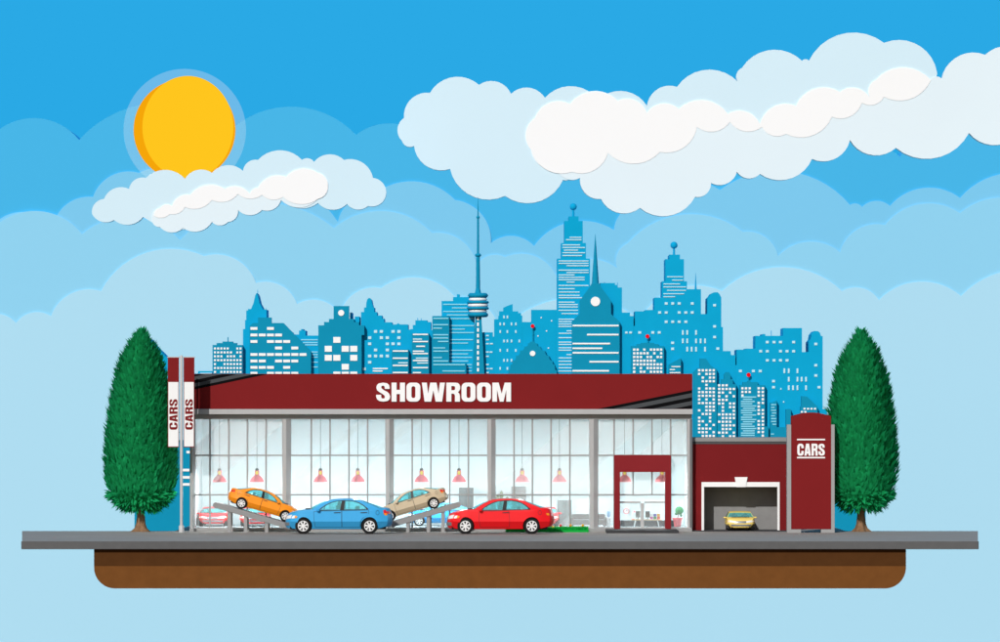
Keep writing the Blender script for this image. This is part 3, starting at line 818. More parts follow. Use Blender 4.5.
def top_strip(pts, offs=0.0, bul=0.0, crown=.035, n=9, thick=.03, swid=1.0):
    b = MB(); vsx = []
    P = [cc(p) for p in pts]
    for i_, (x, z) in enumerate(P):
        for k in range(n):
            s = (-1 + 2*k/(n-1))*swid
            q = cmap(x, s, z)
            vsx.append((q[0] + (bul[i_] if isinstance(bul, tuple) else bul)*(1-s*s), q[1], q[2] + (crown[i_] if isinstance(crown, tuple) else crown)*(1-s*s)))
    m = len(P)
    fs = [(i*n+k, i*n+k+1, (i+1)*n+k+1, (i+1)*n+k) for i in range(m-1) for k in range(n-1)]
    b.add(vsx, fs)
    top = len(vsx)
    b.add([(v[0], v[1], v[2]-thick) for v in vsx], [tuple(reversed(f)) for f in fs])
    rim = [k for k in range(n)] + [i*n+n-1 for i in range(1,m)] + [(m-1)*n+k for k in range(n-2,-1,-1)] + [i*n for i in range(m-2,0,-1)]
    for a, c_ in zip(rim, rim[1:]+rim[:1]): b.f.append((a, c_, c_+top, a+top))
    return b
def front_patch(s0, s1, z0, z1, off=.012, n=6, end=-1, zs0=None, zs1=None):
    """a patch lying on the nose (end=-1) or tail (end=1)"""
    outl = [cc(p) for p in (LOWER[1:8] if end < 0 else LOWER[14:20])]
    def xat(z):
        best = None
        for (xa, za), (xb, zb) in zip(outl, outl[1:]):
            if min(za,zb)-1e-6 <= z <= max(za,zb)+1e-6 and abs(zb-za) > 1e-6:
                t = (z-za)/(zb-za); x = xa+(xb-xa)*t
                best = x if best is None else (min(best,x) if end < 0 else max(best,x))
        return best if best is not None else outl[0][0]
    vsx, fs = [], []
    nz = 5
    for L in range(2):
        for j in range(nz):
            for k in range(n):
                u = k/(n-1); v = j/(nz-1)
                s = s0+(s1-s0)*u
                za = z0 + ((zs0 or 0))*u; zb = z1 + ((zs1 or 0))*u
                z = za+(zb-za)*v
                q = cmap(xat(z), s, z)
                vsx.append((q[0] + end*(off if L == 0 else -.03), q[1], q[2]))
    M = nz*n
    for j in range(nz-1):
        for k in range(n-1):
            f = (j*n+k, j*n+k+1, (j+1)*n+k+1, (j+1)*n+k)
            fs.append(f); fs.append(tuple(i+M for i in reversed(f)))
    rim = [k for k in range(n)] + [i*n+n-1 for i in range(1,nz)] + [(nz-1)*n+k for k in range(n-2,-1,-1)] + [i*n for i in range(nz-2,0,-1)]
    for a, c_ in zip(rim, rim[1:]+rim[:1]): fs.append((a, c_, c_+M, a+M))
    return MB().add(vsx, fs)

CARSHAPES = {}
def shape(key, fn):
    if key not in CARSHAPES: CARSHAPES[key] = fn()
    return CARSHAPES[key]
def sedan(label, col, loc, facing, tilt=0.0, scale=(1,1,1), group='cars on show', doors=2, shade='glossy', flank=True):
    paint = mat('car_paint_' + col.strip('#'), col, rough=.4, spec=.15, noise=.015, coat=.1)
    root = empty('car', (0,0,0), label, 'car', group)
    P = lambda name, b, m, par=root, sm=0, bev=0: b.build(name, m, par, smooth=sm, local=True, bevel=bev)
    body = P('body', shape('body', body_mesh), paint, sm=24)
    P('underbody', MB().box(-2.0,2.1,-.58,.58,.20,.80), well_m)
    cab = shape('cab', lambda: side_faces([ROOF + [(728,335),(283,337)], FW[::-1], RW[::-1]], 1, 1, (0,-.05), (-.4,.4), (1.12,1.22,1.34,1.42)))
    roof = shape('roof', lambda: top_strip(ROOF[3:9], crown=.03, thick=.05))
    cb = MB().add(cab.v, cab.f); mc = mirror_y(cab); cb.add(mc.v, mc.f); cb.add(roof.v, roof.f)
    P('cabin', cb, paint, sm=35)
    P('windscreen', shape('ws', lambda: top_strip(ROOF[0:4], bul=(-.18,-.15,-.08,0), crown=(0,0,.01,.027), thick=.015, swid=.985)), carglass, sm=40)
    P('rear_window', shape('rw', lambda: top_strip(ROOF[8:11], bul=(0,.10,.16), crown=(.027,.01,0), thick=.015, swid=.985)), carglass, sm=40)
    lowf = lambda ms: ms
    for sgn in (-1, 1):
        mir = (lambda b: mirror_y(b)) if sgn < 0 else (lambda b: b)
        tr = shape('trim', lambda: side_faces([TRIM + [(486,337.5),(330,341)], FW[::-1], RW[::-1]], 1, 1, (.010,-.02), (), (1.12,1.22,1.34)))
        P('window_trim', mir(tr), trim_m)
        for key, poly in (('fw', FW), ('rwn', RW)):
            P('side_window', mir(shape(key, lambda poly=poly: side_faces([poly], 1, 1, (.004,-.008), (), (1.12,1.22,1.34)))), carglass)
        if doors == 4:
            DS = [[(290,347),(318,343),(477,340),(478,452),(300,452),(292,400)],
                  [(478,340),(640,337),(659,335),(658,362),(640,378),(618,392),(604,415),(600,452),(479,452)]]
            HX = [448,625]
        else:
            DS = [[(312,350),(330,344),(510,340),(516,400),(514,452),(318,452),(310,400)]]
            HX = [490]
        for i, D in enumerate(DS):
            seam = shape(('seam',doors,i), lambda D=D: side_faces([D], 1, 1, (.006,-.02), CXS, CZ))
            cx = sum(p[0] for p in D)/len(D); cy = sum(p[1] for p in D)/len(D)
            D2 = [(p[0]+(2.0 if p[0] < cx else -2.0), p[1]+(2.0 if p[1] < cy else -2.0)) for p in D]
            pan = shape(('pan',doors,i), lambda D2=D2: side_faces([D2], 1, 1, (.012,-.02), CXS, CZ))
            dr = P('door', mir(pan), paint)
            P('door_seam', mir(seam), seam_m, dr)
            hx = HX[i]
            P('handle', mir(shape(('h',doors,i), lambda hx=hx: side_faces([[(hx-22,352),(hx+22,350),(hx+22,355),(hx-22,357)]], 1, 1, (.035,-.01)))), seam_m, dr)
        ring = [(724+16*math.cos(2*PI*k/20), 354+16*math.sin(2*PI*k/20)) for k in range(20)]
        ring2 = [(724+13.6*math.cos(2*PI*k/20), 354+13.6*math.sin(2*PI*k/20)) for k in range(20)]
        if sgn > 0 or flank: P('fuel_flap_rim', mir(shape('flap', lambda: side_faces([ring, ring2[::-1]], 1, 1, (.006,-.02)))), seam_m)
        hl = P('headlight', mir(shape('hl', lambda: side_faces([[(101,388),(112,374),(140,373),(167,380),(150,389),(104,393)]], 1, 1, (.012,-.02), (-2.1,-1.95,-1.8)))), headl)
        P('indicator', mir(shape('ind', lambda: side_faces([[(138,373.5),(168,380),(151,389.5),(132,391)]], 1, 1, (.018,-.01), (-1.95,-1.8)))), amber, hl)
        a, e = (.42, .96) if sgn > 0 else (-.42, -.96)
        P('headlight', shape(('hlf',sgn), lambda: front_patch(a, e, .62, .76, zs0=.05, zs1=.07)), headl)
        tl = P('tail_light', mir(shape('tl', lambda: side_faces([[(781,338),(800,334),(808,350),(812,372),(796,372),(785,362)]], 1, 1, (.012,-.02), (2.1,2.2)))), taill)
        P('tail_indicator', mir(shape('tli', lambda: side_faces([[(787,358),(810,358),(812,372),(798,372)]], 1, 1, (.018,-.01)))), amber, tl)
        P('tail_light', shape(('tlf',sgn), lambda: front_patch(a*1.5, e, .86, .97, end=1)), taill)
        # mirror
        mx, mz = cc((322,338))
        y = sgn*(hwid(mx, mz)+.10)
        P('mirror', MB().ball((mx, y, mz), .11, 12, 8, sx=.75, sz=.62), paint, sm=60)
    P('grille', shape('grille', lambda: front_patch(-.44, .44, .60, .77, off=.016)), chrome)
    P('bumper', shape('bump', lambda: front_patch(-.9, .9, .36, .50, off=.03, n=12)), mat('bumper_grey', '#7E8287', rough=.5))
    P('wiper', MB().box(*[cc((232,0))[0], cc((290,0))[0]], -.55, .55, cc((0,333))[1], cc((0,327))[1]), trim_m)
    for s in (-.36, .36):
        b = MB().box(-.02,.16,s-.22,s+.22,.85,1.22); b.ball((.10,s,1.28), .12, 12, 8, sx=.6, sz=.9); b.box(.8,.95,s-.22,s+.22,.85,1.18)
        P('seat', b, seat_m, bev=.02)
    b = MB()
    n = 16
    b.tube([(-.52+.05*math.sin(2*PI*k/n), -.36+.17*math.cos(2*PI*k/n), 1.10+.16*math.sin(2*PI*k/n)) for k in range(n+1)], .018, 6)
    P('steering_wheel', b, seat_m)
    for cx in (220, 663):
        x, z = cc((cx, 443))
        for sgn in (-1, 1):
            r = .345; yc = sgn*.80; yo = sgn*.82; yi = sgn*.60
            hub = P('wheel', MB().lathe([(r*.66, yo-sgn*.07),(r*.66, yi)], (x,0,z), 24, 'Y'), well_m)
            P('tyre', MB().lathe([(r*.64,yo-sgn*.03),(r*.72,yo),(r*.92,yo),(r,yo-sgn*.035),(r,yi+sgn*.035),(r*.92,yi),(r*.64,yi)], (x,0,z), 32, 'Y'), tyre_m, hub, 40)
            b = MB()
            ro, ri = r*.66, r*.57
            loops = [[(x+ro*math.cos(2*PI*k/32), z+ro*math.sin(2*PI*k/32)) for k in range(32)], [(x+ri*math.cos(-2*PI*k/32), z+ri*math.sin(-2*PI*k/32)) for k in range(32)]]
            b.prism(loops, yo-sgn*.01, yo-sgn*.05)
            b.lathe([(r*.17,yo-sgn*.005),(r*.17,yo-sgn*.06)], (x,0,z), 16, 'Y')
            for k in range(7):
                t = 2*PI*k/7 + .3
                u = Vector((math.cos(t),0,math.sin(t))); w = Vector((-math.sin(t),0,math.cos(t)))
                c0 = Vector((x,0,z)) + u*r*.12; c1 = Vector((x,0,z)) + u*r*.6
                q = [c0-w*r*.075, c1-w*r*.115, c1+w*r*.115, c0+w*r*.075]
                b.prism([(p.x,p.z) for p in q], yo-sgn*(.008+.001*k), yo-sgn*.045)
            P('rim', b, rim_m, hub)
    rot = Matrix.Rotation(R(tilt), 4, 'Y') @ Matrix.Rotation(R(facing), 4, 'Z')
    root.rotation_euler = rot.to_euler()
    root.location = loc
    root.scale = scale
    return root

dC = 195.0
def car_spot(px, yc): return (W(px, 0, dC).x, yc, 0.0)
sedan('blue saloon car parked on the pavement facing left, between the two ramps', '#3AA4DE', car_spot(336.2, -4.12), 0, doors=4)
sedan('red two door car parked on the pavement in front of the grass bed', '#EC1A22', car_spot(498.5, -4.12), 0, doors=2)
# ramps with their cars
YR = -1.75
dR = 198.0
def ramp(pxa, pya, pxb, pyb, posts, label):
    """a sloping deck bar from a (upper end) to b, on posts"""
    a = W(pxa, pya, dR); e = W(pxb, pyb, dR)
    a.y = e.y = 0
    root = empty('display_ramp', ((a.x+e.x)/2, YR, 0), label, 'ramp', 'car display ramps')
    u = (e-a).normalized(); n = Vector((-u.z, 0, u.x))
    if n.z < 0: n = -n
    th = .24
    pts = []
    for k in range(7):
        t = PI/2 + PI*k/6
        pts.append(a - n*th/2 + (-u)*(-math.cos(t)*th/2) + n*math.sin(t)*th/2)
    pts += [e - n*th, e]
    MB().prism([(p.x, max(p.z, .012)) for p in pts], YR-.72, YR+.72).build('deck', mat('ramp_grey', '#8E8E8E', rough=.6, noise=.03), root, bevel=.01)
    for p in posts:
        x = W(p, 0, dR).x
        t = (x-a.x)/(e.x-a.x); z = a.z+(e.z-a.z)*t - th/2
        MB().box(x-.075, x+.075, YR-.66, YR-.5, .0, z).build('leg', mat('ramp_leg', '#9A9A9A', rough=.6), root)
        MB().box(x-.075, x+.075, YR+.5, YR+.66, .0, z).build('leg', mat('ramp_leg', '#9A9A9A', rough=.6), root)
S = .70
def on_ramp(pxw, pyw, ang, facing):
    p = W(pxw, pyw, dR-.58)     # point midway between the wheel centres
    r = .345*S
    up = Vector((math.sin(R(ang)), 0, math.cos(R(ang))))
    zc = cc((0, 443))[1]*S
    g = p - up*zc
    mid = 0.5*(cc((220,0))[0]+cc((663,0))[0])*S
    ux = Vector((math.cos(R(ang)), 0, -math.sin(R(ang))))
    g = g - ux*(mid if facing == 0 else -mid)
    return (g.x, YR, g.z)
def wheel_line(pxw, pyw, ang, px):   # picture height of the deck top below px
    return pyw + 5.6/math.cos(R(ang)) + (px-pxw)*math.tan(R(ang))
aO = 16.2
sedan('orange saloon car tilted nose down to the right on the left ramp', '#F7931C', on_ramp(263.1, 509.7, aO, 180), 180, aO, (S,S,S), doors=4)
ramp(217, wheel_line(263.1,509.7,aO,217), 293, wheel_line(263.1,509.7,aO,293), (229.8,246,267), 'grey sloping display ramp under the orange car')
aT = -16.4
sedan('beige saloon car tilted nose down to the left on the right ramp', '#C8B698', on_ramp(411.7, 509.6, aT, 0), 0, aT, (S,S,S), doors=4)
ramp(457.5, wheel_line(411.7,509.6,aT,457.5), 391, wheel_line(411.7,509.6,aT,391), (443,428.5,408), 'grey sloping display ramp under the beige car')
# cars inside
ZI = Z0+.021
def inside(px, d): 
    p = W(px, 0, d); return (p.x, d-CAMD, ZI)
sedan('blue saloon car inside behind the glass, behind the right ramp', '#38A2E2', inside(441, 202.6), 0, 0, (.68,.68,.68), doors=4, group='cars inside the showroom')
sF = (.62, .74, .56)
sedan('red car facing out through the glass beside the left end pier', '#DC2A33', inside(214.5, 202.8), 90, 0, sF, group='cars inside the showroom', doors=4)
sedan('red car facing out through the glass behind the legs of the left ramp', '#DC2A33', inside(255.5, 202.8), 90, 0, sF, group='cars inside the showroom', doors=4)
sedan('red car inside the glass, mostly hidden behind the tail of the red two door car', '#DC2A33', inside(544, 202.8), 90, 0, sF, group='cars inside the showroom', doors=4)

# ------------------------------------------------------------------ showroom furniture
dI = 201.6; yI = dI-CAMD
cab_g = mat('cabinet_grey', '#4C5050', rough=.6); cab_l = mat('cabinet_light_grey', '#747979', rough=.6)
def cabinet(px0, px1, py0, m, label, d=203.4):
    a = W(px0, 0, d); e = W(px1, py0, d); y = d-CAMD
    r = empty('cabinet', ((a.x+e.x)/2, y, ZI), label, 'cabinet', 'tall cabinets in the showroom')
    MB().box(a.x, e.x, y-.3, y+.3, ZI, e.z).build('body', m, r, bevel=.01)
    mid = (a.x+e.x)/2
    for x0, x1, hx in ((a.x+.03, mid-.01, mid-.06), (mid+.01, e.x-.03, mid+.06)):
        dr = MB().box(x0, x1, y-.325, y-.301, ZI+.08, e.z-.05).build('door', m, r, bevel=.004)
        MB().tube([(hx,y-.35,1.0),(hx,y-.35,1.25)], .012, 6).build('handle', sock_m, dr)
cabinet(459, 473.4, 487.6, cab_g, 'tall mid grey cabinet inside the glass above the blue indoor car')
cabinet(511.4, 526, 486.4, cab_g, 'tall mid grey cabinet inside the glass behind the red two door car roof')
cabinet(557.4, 571.6, 499.8, cab_l, 'shorter pale grey cabinet behind the grass bed with flowers')
sofa_m = mat('sofa_charcoal', '#222628', rough=.9, noise=.06)
def sofa(px0, px1, label, d=201.0):
    a = W(px0,0,d).x; e = W(px1,0,d).x; y = d-CAMD
    r = empty('sofa', ((a+e)/2, y, ZI), label, 'sofa')
    MB().box(a+.1, e-.1, y-.4, y+.3, ZI+.1, ZI+.32).build('seat', sofa_m, r, bevel=.04)
    b = MB().box(a+.05, e-.05, y+.15, y+.4, ZI+.33, ZI+.56); b.build('backrest', sofa_m, r, bevel=.05)
    for x0, x1 in ((a, a+.14), (e-.14, e)): MB().box(x0, x1, y-.4, y+.42, ZI+.05, ZI+.42).build('armrest', sofa_m, r, bevel=.03)
    for x in (a+.08, e-.08):
        for yy in (y-.34, y+.34): MB().lathe([(.025,ZI),(.03,ZI+.06)], (x,yy,0), 8).build('leg', chrome, r)
sofa(570.5, 606.5, 'long charcoal sofa inside the glass between the grass bed and the entrance')
# water cooler
p = W(608.6, 0, 201.0); y = p.y
r = empty('water_cooler', (p.x, y, ZI), 'white water cooler with a blue bottle left of the entrance portal', 'water cooler')
MB().box(p.x-.11, p.x+.11, y-.11, y+.11, ZI, ZI+.42).build('body', mat('cooler_white', '#F4F4F4', rough=.4), r, bevel=.015)
MB().lathe([(.03,ZI+.42),(.045,ZI+.45),(.075,ZI+.48),(.075,ZI+.66),(.06,ZI+.69),(.01,ZI+.69)], (p.x,y,0), 16).build('bottle', mat('bottle_blue', '#3796C4', rough=.2), r, smooth=50)
MB().box(p.x+.02, p.x+.05, y-.15, y-.111, ZI+.3, ZI+.34).build('tap', seam_m, r)
# clock on the rear wall
p = W(626.3, 511, 205.95)
r = empty('wall_clock', (p.x, p.y, p.z), 'round red rimmed wall clock behind the entrance', 'clock')
k = 205.95/F
MB().lathe([(2.3*k,0),(2.3*k,-.03)], tuple(p), 24, 'Y').build('face', mat('clock_face', '#FFFFFF', rough=.5), r)
ro = [(p.x+2.9*k*math.cos(2*PI*i/28), p.z+2.9*k*math.sin(2*PI*i/28)) for i in range(28)]
ri = [(p.x+2.25*k*math.cos(-2*PI*i/28), p.z+2.25*k*math.sin(-2*PI*i/28)) for i in range(28)]
MB().prism([ro, ri], p.y-.06, p.y-.001).build('rim', lamp_red, r)
for ang, L in ((90, 1.7), (20, 1.2)):
    u = (math.cos(R(ang))*L*k, math.sin(R(ang))*L*k)
    MB().tube([(p.x, p.y-.04, p.z), (p.x+u[0], p.y-.04, p.z+u[1])], .008, 6).build('hand', seam_m, r)
# counter
d = 201.75; a = W(617.5,0,d).x; e = W(677.5,520.2,d)
r = empty('reception_counter', ((a+e.x)/2, d-CAMD, ZI), 'long dark grey reception counter behind the entrance doors', 'counter')
MB().box(a, e.x, d-CAMD-.15, d-CAMD+.3, ZI, e.z-.03).build('front_panel', mat('counter_grey', '#3E4346', rough=.6), r, bevel=.01)
MB().box(a-.03, e.x+.03, d-CAMD-.2, d-CAMD+.33, e.z-.03, e.z).build('counter_top', mat('counter_top', '#54595C', rough=.5), r)
# desk
d = 200.85; yD = d-CAMD
a = W(631.4,0,d).x; e = W(661.6,519.2,d); zt = e.z
desk_x = ((a+e.x)/2)
r = empty('desk', (desk_x, yD, ZI), 'light wooden desk with white splayed legs behind the entrance doors', 'desk')
MB().box(a, e.x, yD-.35, yD+.35, zt-.04, zt).build('tabletop', mat('desk_wood', '#D8B48A', rough=.6, noise=.1), r, bevel=.006)
for sx in (-1, 1):
    for yy in (-.28, .28):
        x = desk_x + sx*(e.x-a)*.36
        MB().tube([(x, yD+yy, zt-.04), (x+sx*.07, yD+yy, ZI)], .018, 8).build('leg', letter_w, r)
def monitor(px, label, m):
    p = W(px, 0, d)
    r = empty('monitor', (p.x, yD, zt), label, 'monitor', 'monitors on the desk')
    MB().box(p.x-.10, p.x+.10, yD-.03, yD+.01, zt+.08, zt+.36).build('casing', m, r, bevel=.006)
    MB().box(p.x-.085, p.x+.085, yD+.0101, yD+.014, zt+.1, zt+.34).build('screen', mat('screen_dark', '#2A3038', rough=.2), r)
    b = MB().box(p.x-.02, p.x+.02, yD-.04, yD-.031, zt+.01, zt+.2); b.box(p.x-.08, p.x+.08, yD-.09, yD+.06, zt, zt+.012)
    b.build('stand', m, r)
monitor(638, 'pale grey monitor on the desk beside the red desk lamp', cab_l)
monitor(647.6, 'mid grey monitor on the desk right of the door post', cab_g)
p = W(633.2, 0, d)
r = empty('desk_lamp', (p.x, yD, zt), 'small desk lamp with a red head and white arm on the desk', 'lamp')
MB().lathe([(.06,zt),(.06,zt+.02),(.02,zt+.03)], (p.x,yD,0), 14).build('base', lamp_red, r)
MB().tube([(p.x,yD,zt+.03),(p.x-.07,yD,zt+.16),(p.x-.03,yD,zt+.30),(p.x+.04,yD,zt+.36)], .01, 6).build('arm', letter_w, r)
MB().lathe([(.02,.0),(.06,-.07),(.055,-.07),(.015,0)], (p.x+.05,yD,zt+.38), 12).build('shade', lamp_red, r)
for i, (px, cols) in enumerate(((651.5,('#B85C9C','#D8D8D8')), (655,('#3C8C54','#5A5AA8')), (658.5,('#D85A4A','#E6A23C')))):
    p = W(px, 0, d)
    for j, ccol in enumerate(cols):
        lab = {'#B85C9C':'lilac binder box on the desk right of the monitors','#D8D8D8':'pale grey paper box on top of the lilac box','#3C8C54':'green binder box in the middle of the desk clutter',
               '#5A5AA8':'violet box on top of the green binder box','#D85A4A':'red binder box at the right end of the desk','#E6A23C':'amber box on top of the red binder box'}[ccol]
        o = MB().box(p.x-.065, p.x+.065, yD-.1, yD+.1, zt+.125*j+.001*(j+1), zt+.12+.125*j).build('box', mat('box_'+ccol[1:], ccol, rough=.7), bevel=.006)
        tag(o, lab, 'box', 'boxes on the desk')
# potted ball tree
d = 201.0; p = W(679.3, 0, d); y = p.y
r = empty('potted_plant', (p.x, y, ZI), 'ball shaped green plant in a red pot right of the entrance portal', 'plant')
MB().lathe([(.14,ZI),(.19,ZI+.32),(.23,ZI+.33),(.23,ZI+.40),(.2,ZI+.40)], (p.x-.08,y,0), 20).build('pot', lamp_red, r, smooth=40)
MB().tube([(p.x-.08,y,ZI+.38),(p.x-.02,y,ZI+.6),(p.x,y,ZI+.75)], .02, 6).build('stem', mat('stem_brown', '#A5745A', rough=.8), r)
leaf_in = mat('indoor_leaf', '#12854A', rough=.7, noise=.08, scale=14)
MB().ball((p.x,y,W(0,510.5,d).z), 4.2*d/F, 24, 14).build('crown', leaf_in, r, smooth=60)
for dx, dz, rr_ in ((-.13,.58,.07),(.08,.5,.055)):
    MB().ball((p.x+dx,y,ZI+dz), rr_, 12, 8).build('leaf', leaf_in, r, smooth=60)
# tall leafy plant behind the red car
d = 202.4; p = W(500, 0, d); y = p.y
r = empty('potted_plant', (p.x, y, ZI), 'olive green upright plant seen above the windscreen of the red car', 'plant')
MB().lathe([(.16,ZI),(.22,ZI+.45),(.24,ZI+.5)], (p.x,y,0), 16).build('pot', cab_g, r, smooth=40)
leaf_ol = mat('olive_leaf', '#36481A', rough=.8, noise=.15, scale=12)
for px, py, h in ((497.6,494,14),(501.5,490.3,20),(507.3,496,12),(503.5,499,9)):
    q = W(px, py, d)
    MB().tube([(p.x+(q.x-p.x)*.2,y,ZI+.5),(p.x+(q.x-p.x)*.8,y,q.z-.5),(q.x,y,q.z-.25),(q.x,y,q.z-.1),(q.x,y,q.z)], [.02,.03,.09,.075,.01], 10).build('leaf', leaf_ol, r, smooth=60)

# ------------------------------------------------------------------ grass bed and flowers
gx0, gx1 = W(505.5,0,198.8).x, W(588.2,0,198.8).x
grass_m = mat('grass_green', '#00A23A', rough=.9, noise=.1, island=.25)
b = MB().box(gx0, gx1, -1.9, -.66, .0, .10)
for k in range(2600):
    x = random.uniform(gx0+.02, gx1-.02); yy = random.uniform(-1.88, -.68)
    h = random.uniform(.10,.20); a = random.uniform(0,PI); w = .022
    dx, dy = math.cos(a)*w, math.sin(a)*w; lx, ly = random.uniform(-.05,.05), random.uniform(-.03,.03)
    b.add([(x-dx,yy-dy,.08),(x+dx,yy+dy,.08),(x+lx,yy+ly,.08+h)], [(0,1,2)])
tag(b.build('grass', grass_m, recalc=False), 'bright green grass bed in front of the glass beside the red car', 'grass', kind='stuff')
stem_m = mat('flower_stem', '#2E7A3A', rough=.8)
for px, col, lab in ((553,'#F2C230','yellow flower half hidden by the tail of the red car'),(560.6,'#F0524A','red flower in the grass bed'),(570.7,'#F2A630','orange yellow flower in the middle of the grass bed'),(582.8,'#F5B52E','golden flower near the right end of the grass bed')):
    d = 198.6; p = W(px, 525.4 if px != 553 else 527.2, d)
    r = empty('flower', (p.x, p.y, 0.1), lab, 'flower', 'flowers in the grass bed')
    MB().tube([(p.x,p.y,.1),(p.x,p.y,p.z)], .008, 5).build('stem', stem_m, r)
    MB().ball(tuple(p), 1.35*d/F, 14, 8).build('blossom', mat('petal_'+col[1:], col, rough=.7), r, smooth=60)

# ------------------------------------------------------------------ garage
dG = 200.5; yGg = dG-CAMD
gx = lambda px: W(px, 0, dG).x
gz = lambda py: W(0, py, dG).z
r = empty('garage', ((gx(692.8)+gx(788))/2, 3, 0), 'low dark red garage with a white framed open doorway beside the showroom', 'building')
wall_r = mat('garage_red', '#761D20', rough=.65, spec=.05, noise=.03, scale=.8)
xl, xr = X1+.01, gx(788.4)
ox0, ox1, oz = gx(701.5), gx(779.6), gz(482)
b = MB().prism([(xl,0),(ox0,0),(ox0,oz),(ox1,oz),(ox1,0),(xr,0),(xr,gz(444)),(xl,gz(444))], yGg, yGg+.25)
b.build('wall', wall_r, r)
b = MB().box(xl, xl+.2, yGg+.25, 6, 0, gz(444)); b.box(xr-.2, xr, yGg+.25, 6, 0, gz(444)); b.box(xl+.2, xr-.2, 5.8, 6, 0, gz(444))
b.build('outer_wall', wall_r, r)
MB().box(xl, xr, yGg-.06, 6.05, gz(441.5), gz(437.5)).build('roof', mat('roof_edge', '#8C8C8C', rough=.7), r, bevel=.008)
MB().box(xl, xr, yGg-.02, 6.0, gz(444)+.001, gz(441.5)-.001).build('roof_gutter', mat('gutter_dark', '#4E4E50', rough=.7), r)
fr_ = MB().prism([(ox0,0),(ox0,oz),(ox1,oz),(ox1,0),(gx(777.4),0),(gx(777.4),gz(486.8)),(gx(704),gz(486.8)),(gx(704),0)], yGg-.05, yGg+.2)
fo = fr_.build('door_frame', letter_w, r, bevel=.005)
MB().prism([(gx(734.6),gz(477)),(gx(747.4),gz(477)),(gx(745.6),gz(487)),(gx(736.4),gz(487))], yGg-.10, yGg+.02).build('keystone', letter_w, fo, bevel=.004)
dark_in = mat('garage_lining_dark', '#4A4A4A', rough=.9)
grey_in = mat('garage_rear_grey', '#8A8A8A', rough=.9)
MB().box(xl+.2, xr-.2, yGg+1.5, yGg+1.6, 0, oz+.3).build('inner_wall', grey_in, r)
MB().box(xl+.2, xr-.2, yGg+.251, yGg+1.6, oz+.3, oz+.4).build('ceiling', dark_in, r)
MB().box(xl+.02, xr, -.75, yGg+1.49, .004, .03).build('threshold', mat('threshold_dark', '#47474A', rough=.85), r)
sedan('small yellow car facing out of the open garage doorway', '#FFDA78', (W(741,0,199.6).x, .72, .031), 90, 0, (.5,.70,.55), group='cars on show', doors=4)

# ------------------------------------------------------------------ totem sign
dT = 197.3; yT = dT-CAMD
tx = lambda px: W(px,0,dT).x
tz = lambda py: W(0,py,dT).z
r = empty('sign_totem', (tx(810.5), yT+.3, 0), 'dark red totem sign reading CARS between two grey posts', 'sign')
top = [(791.2 + (831-791.2)*k/14, 416 - 3.6*math.sin(PI*k/14)) for k in range(15)]
face = MB().prism([(tx(x), tz(y)) for x, y in top] + [(tx(831),tz(529)), (tx(791.2),tz(529))], yT, yT+.42).build('panel', red_wall, r, bevel=.006)
post_m = mat('totem_post', '#9B9B9B', rough=.5, noise=.02)
for a_, b_, c_, e_ in ((787,791.1,787,801),(831.1,834.6,821,834.6)):
    MB().prism([(tx(c_),0),(tx(e_),0),(tx(e_),tz(529.2)),(tx(b_),tz(529.2)),(tx(b_),tz(424.5)),(tx(a_),tz(424.5)),(tx(a_),tz(529.2)),(tx(c_),tz(529.2))] if a_ == c_ else
               [(tx(c_),0),(tx(e_),0),(tx(e_),tz(424.5)),(tx(a_),tz(424.5)),(tx(a_),tz(529.2)),(tx(c_),tz(529.2))], yT-.03, yT+.45).build('post', post_m, r, bevel=.004)
word('CARS', tx(797.3), tx(824.8), tz(455.6), tz(443.6), yT-.001, .03, letter_w, face, gap=.08)
for y0, y1 in ((438.8,440.2),(456.8,458.2)):
    MB().box(tx(797), tx(825), yT-.03, yT-.001, tz(y1), tz(y0)).build('rule', letter_w, face)

# ------------------------------------------------------------------ banner pole
dB = 197.85; yB = dB-CAMD
bx = lambda px: W(px,0,dB).x
bz = lambda py: W(0,py,dB).z
r = empty('banner_pole', (bx(181.4), yB, 0), 'grey pole carrying two CARS banners left of the showroom', 'sign')
pole_m = mat('pole_grey', '#BEBEBE', rough=.45, noise=.02, spec=.4)
MB().lathe([(.062,0),(.062,bz(356.5)),(.04,bz(355.2))], (bx(181.4),yB,0), 16).build('pole', pole_m, r, smooth=40)
MB().lathe([(.115,0),(.115,bz(526)),(.08,bz(525))], (bx(181.4),yB,0), 18).build('base', pole_m, r, smooth=40)
MB().tube([(bx(167.2),yB,bz(357.2)),(bx(195),yB,bz(357.2))], .025, 8).build('crossbar', pole_m, r)
for x0, x1 in ((167.8,179),(183.6,194.4)):
    fl = MB().box(bx(x0), bx(x1), yB-.025, yB+.025, bz(447.2), bz(357.6)).build('banner', red_wall, r, bevel=.004)
    MB().box(bx(x0+.6), bx(x1-.6), yB-.032, yB-.0255, bz(446.4), bz(382)).build('banner_panel', mat('banner_white', '#EFEFEF', rough=.7, noise=.01), fl)
    word('CARS', bx(x0+1.6), bx(x1-1.4), bz(429.6), bz(399), yB-.033, .008, red_wall, fl, vertical=True, gap=.07)

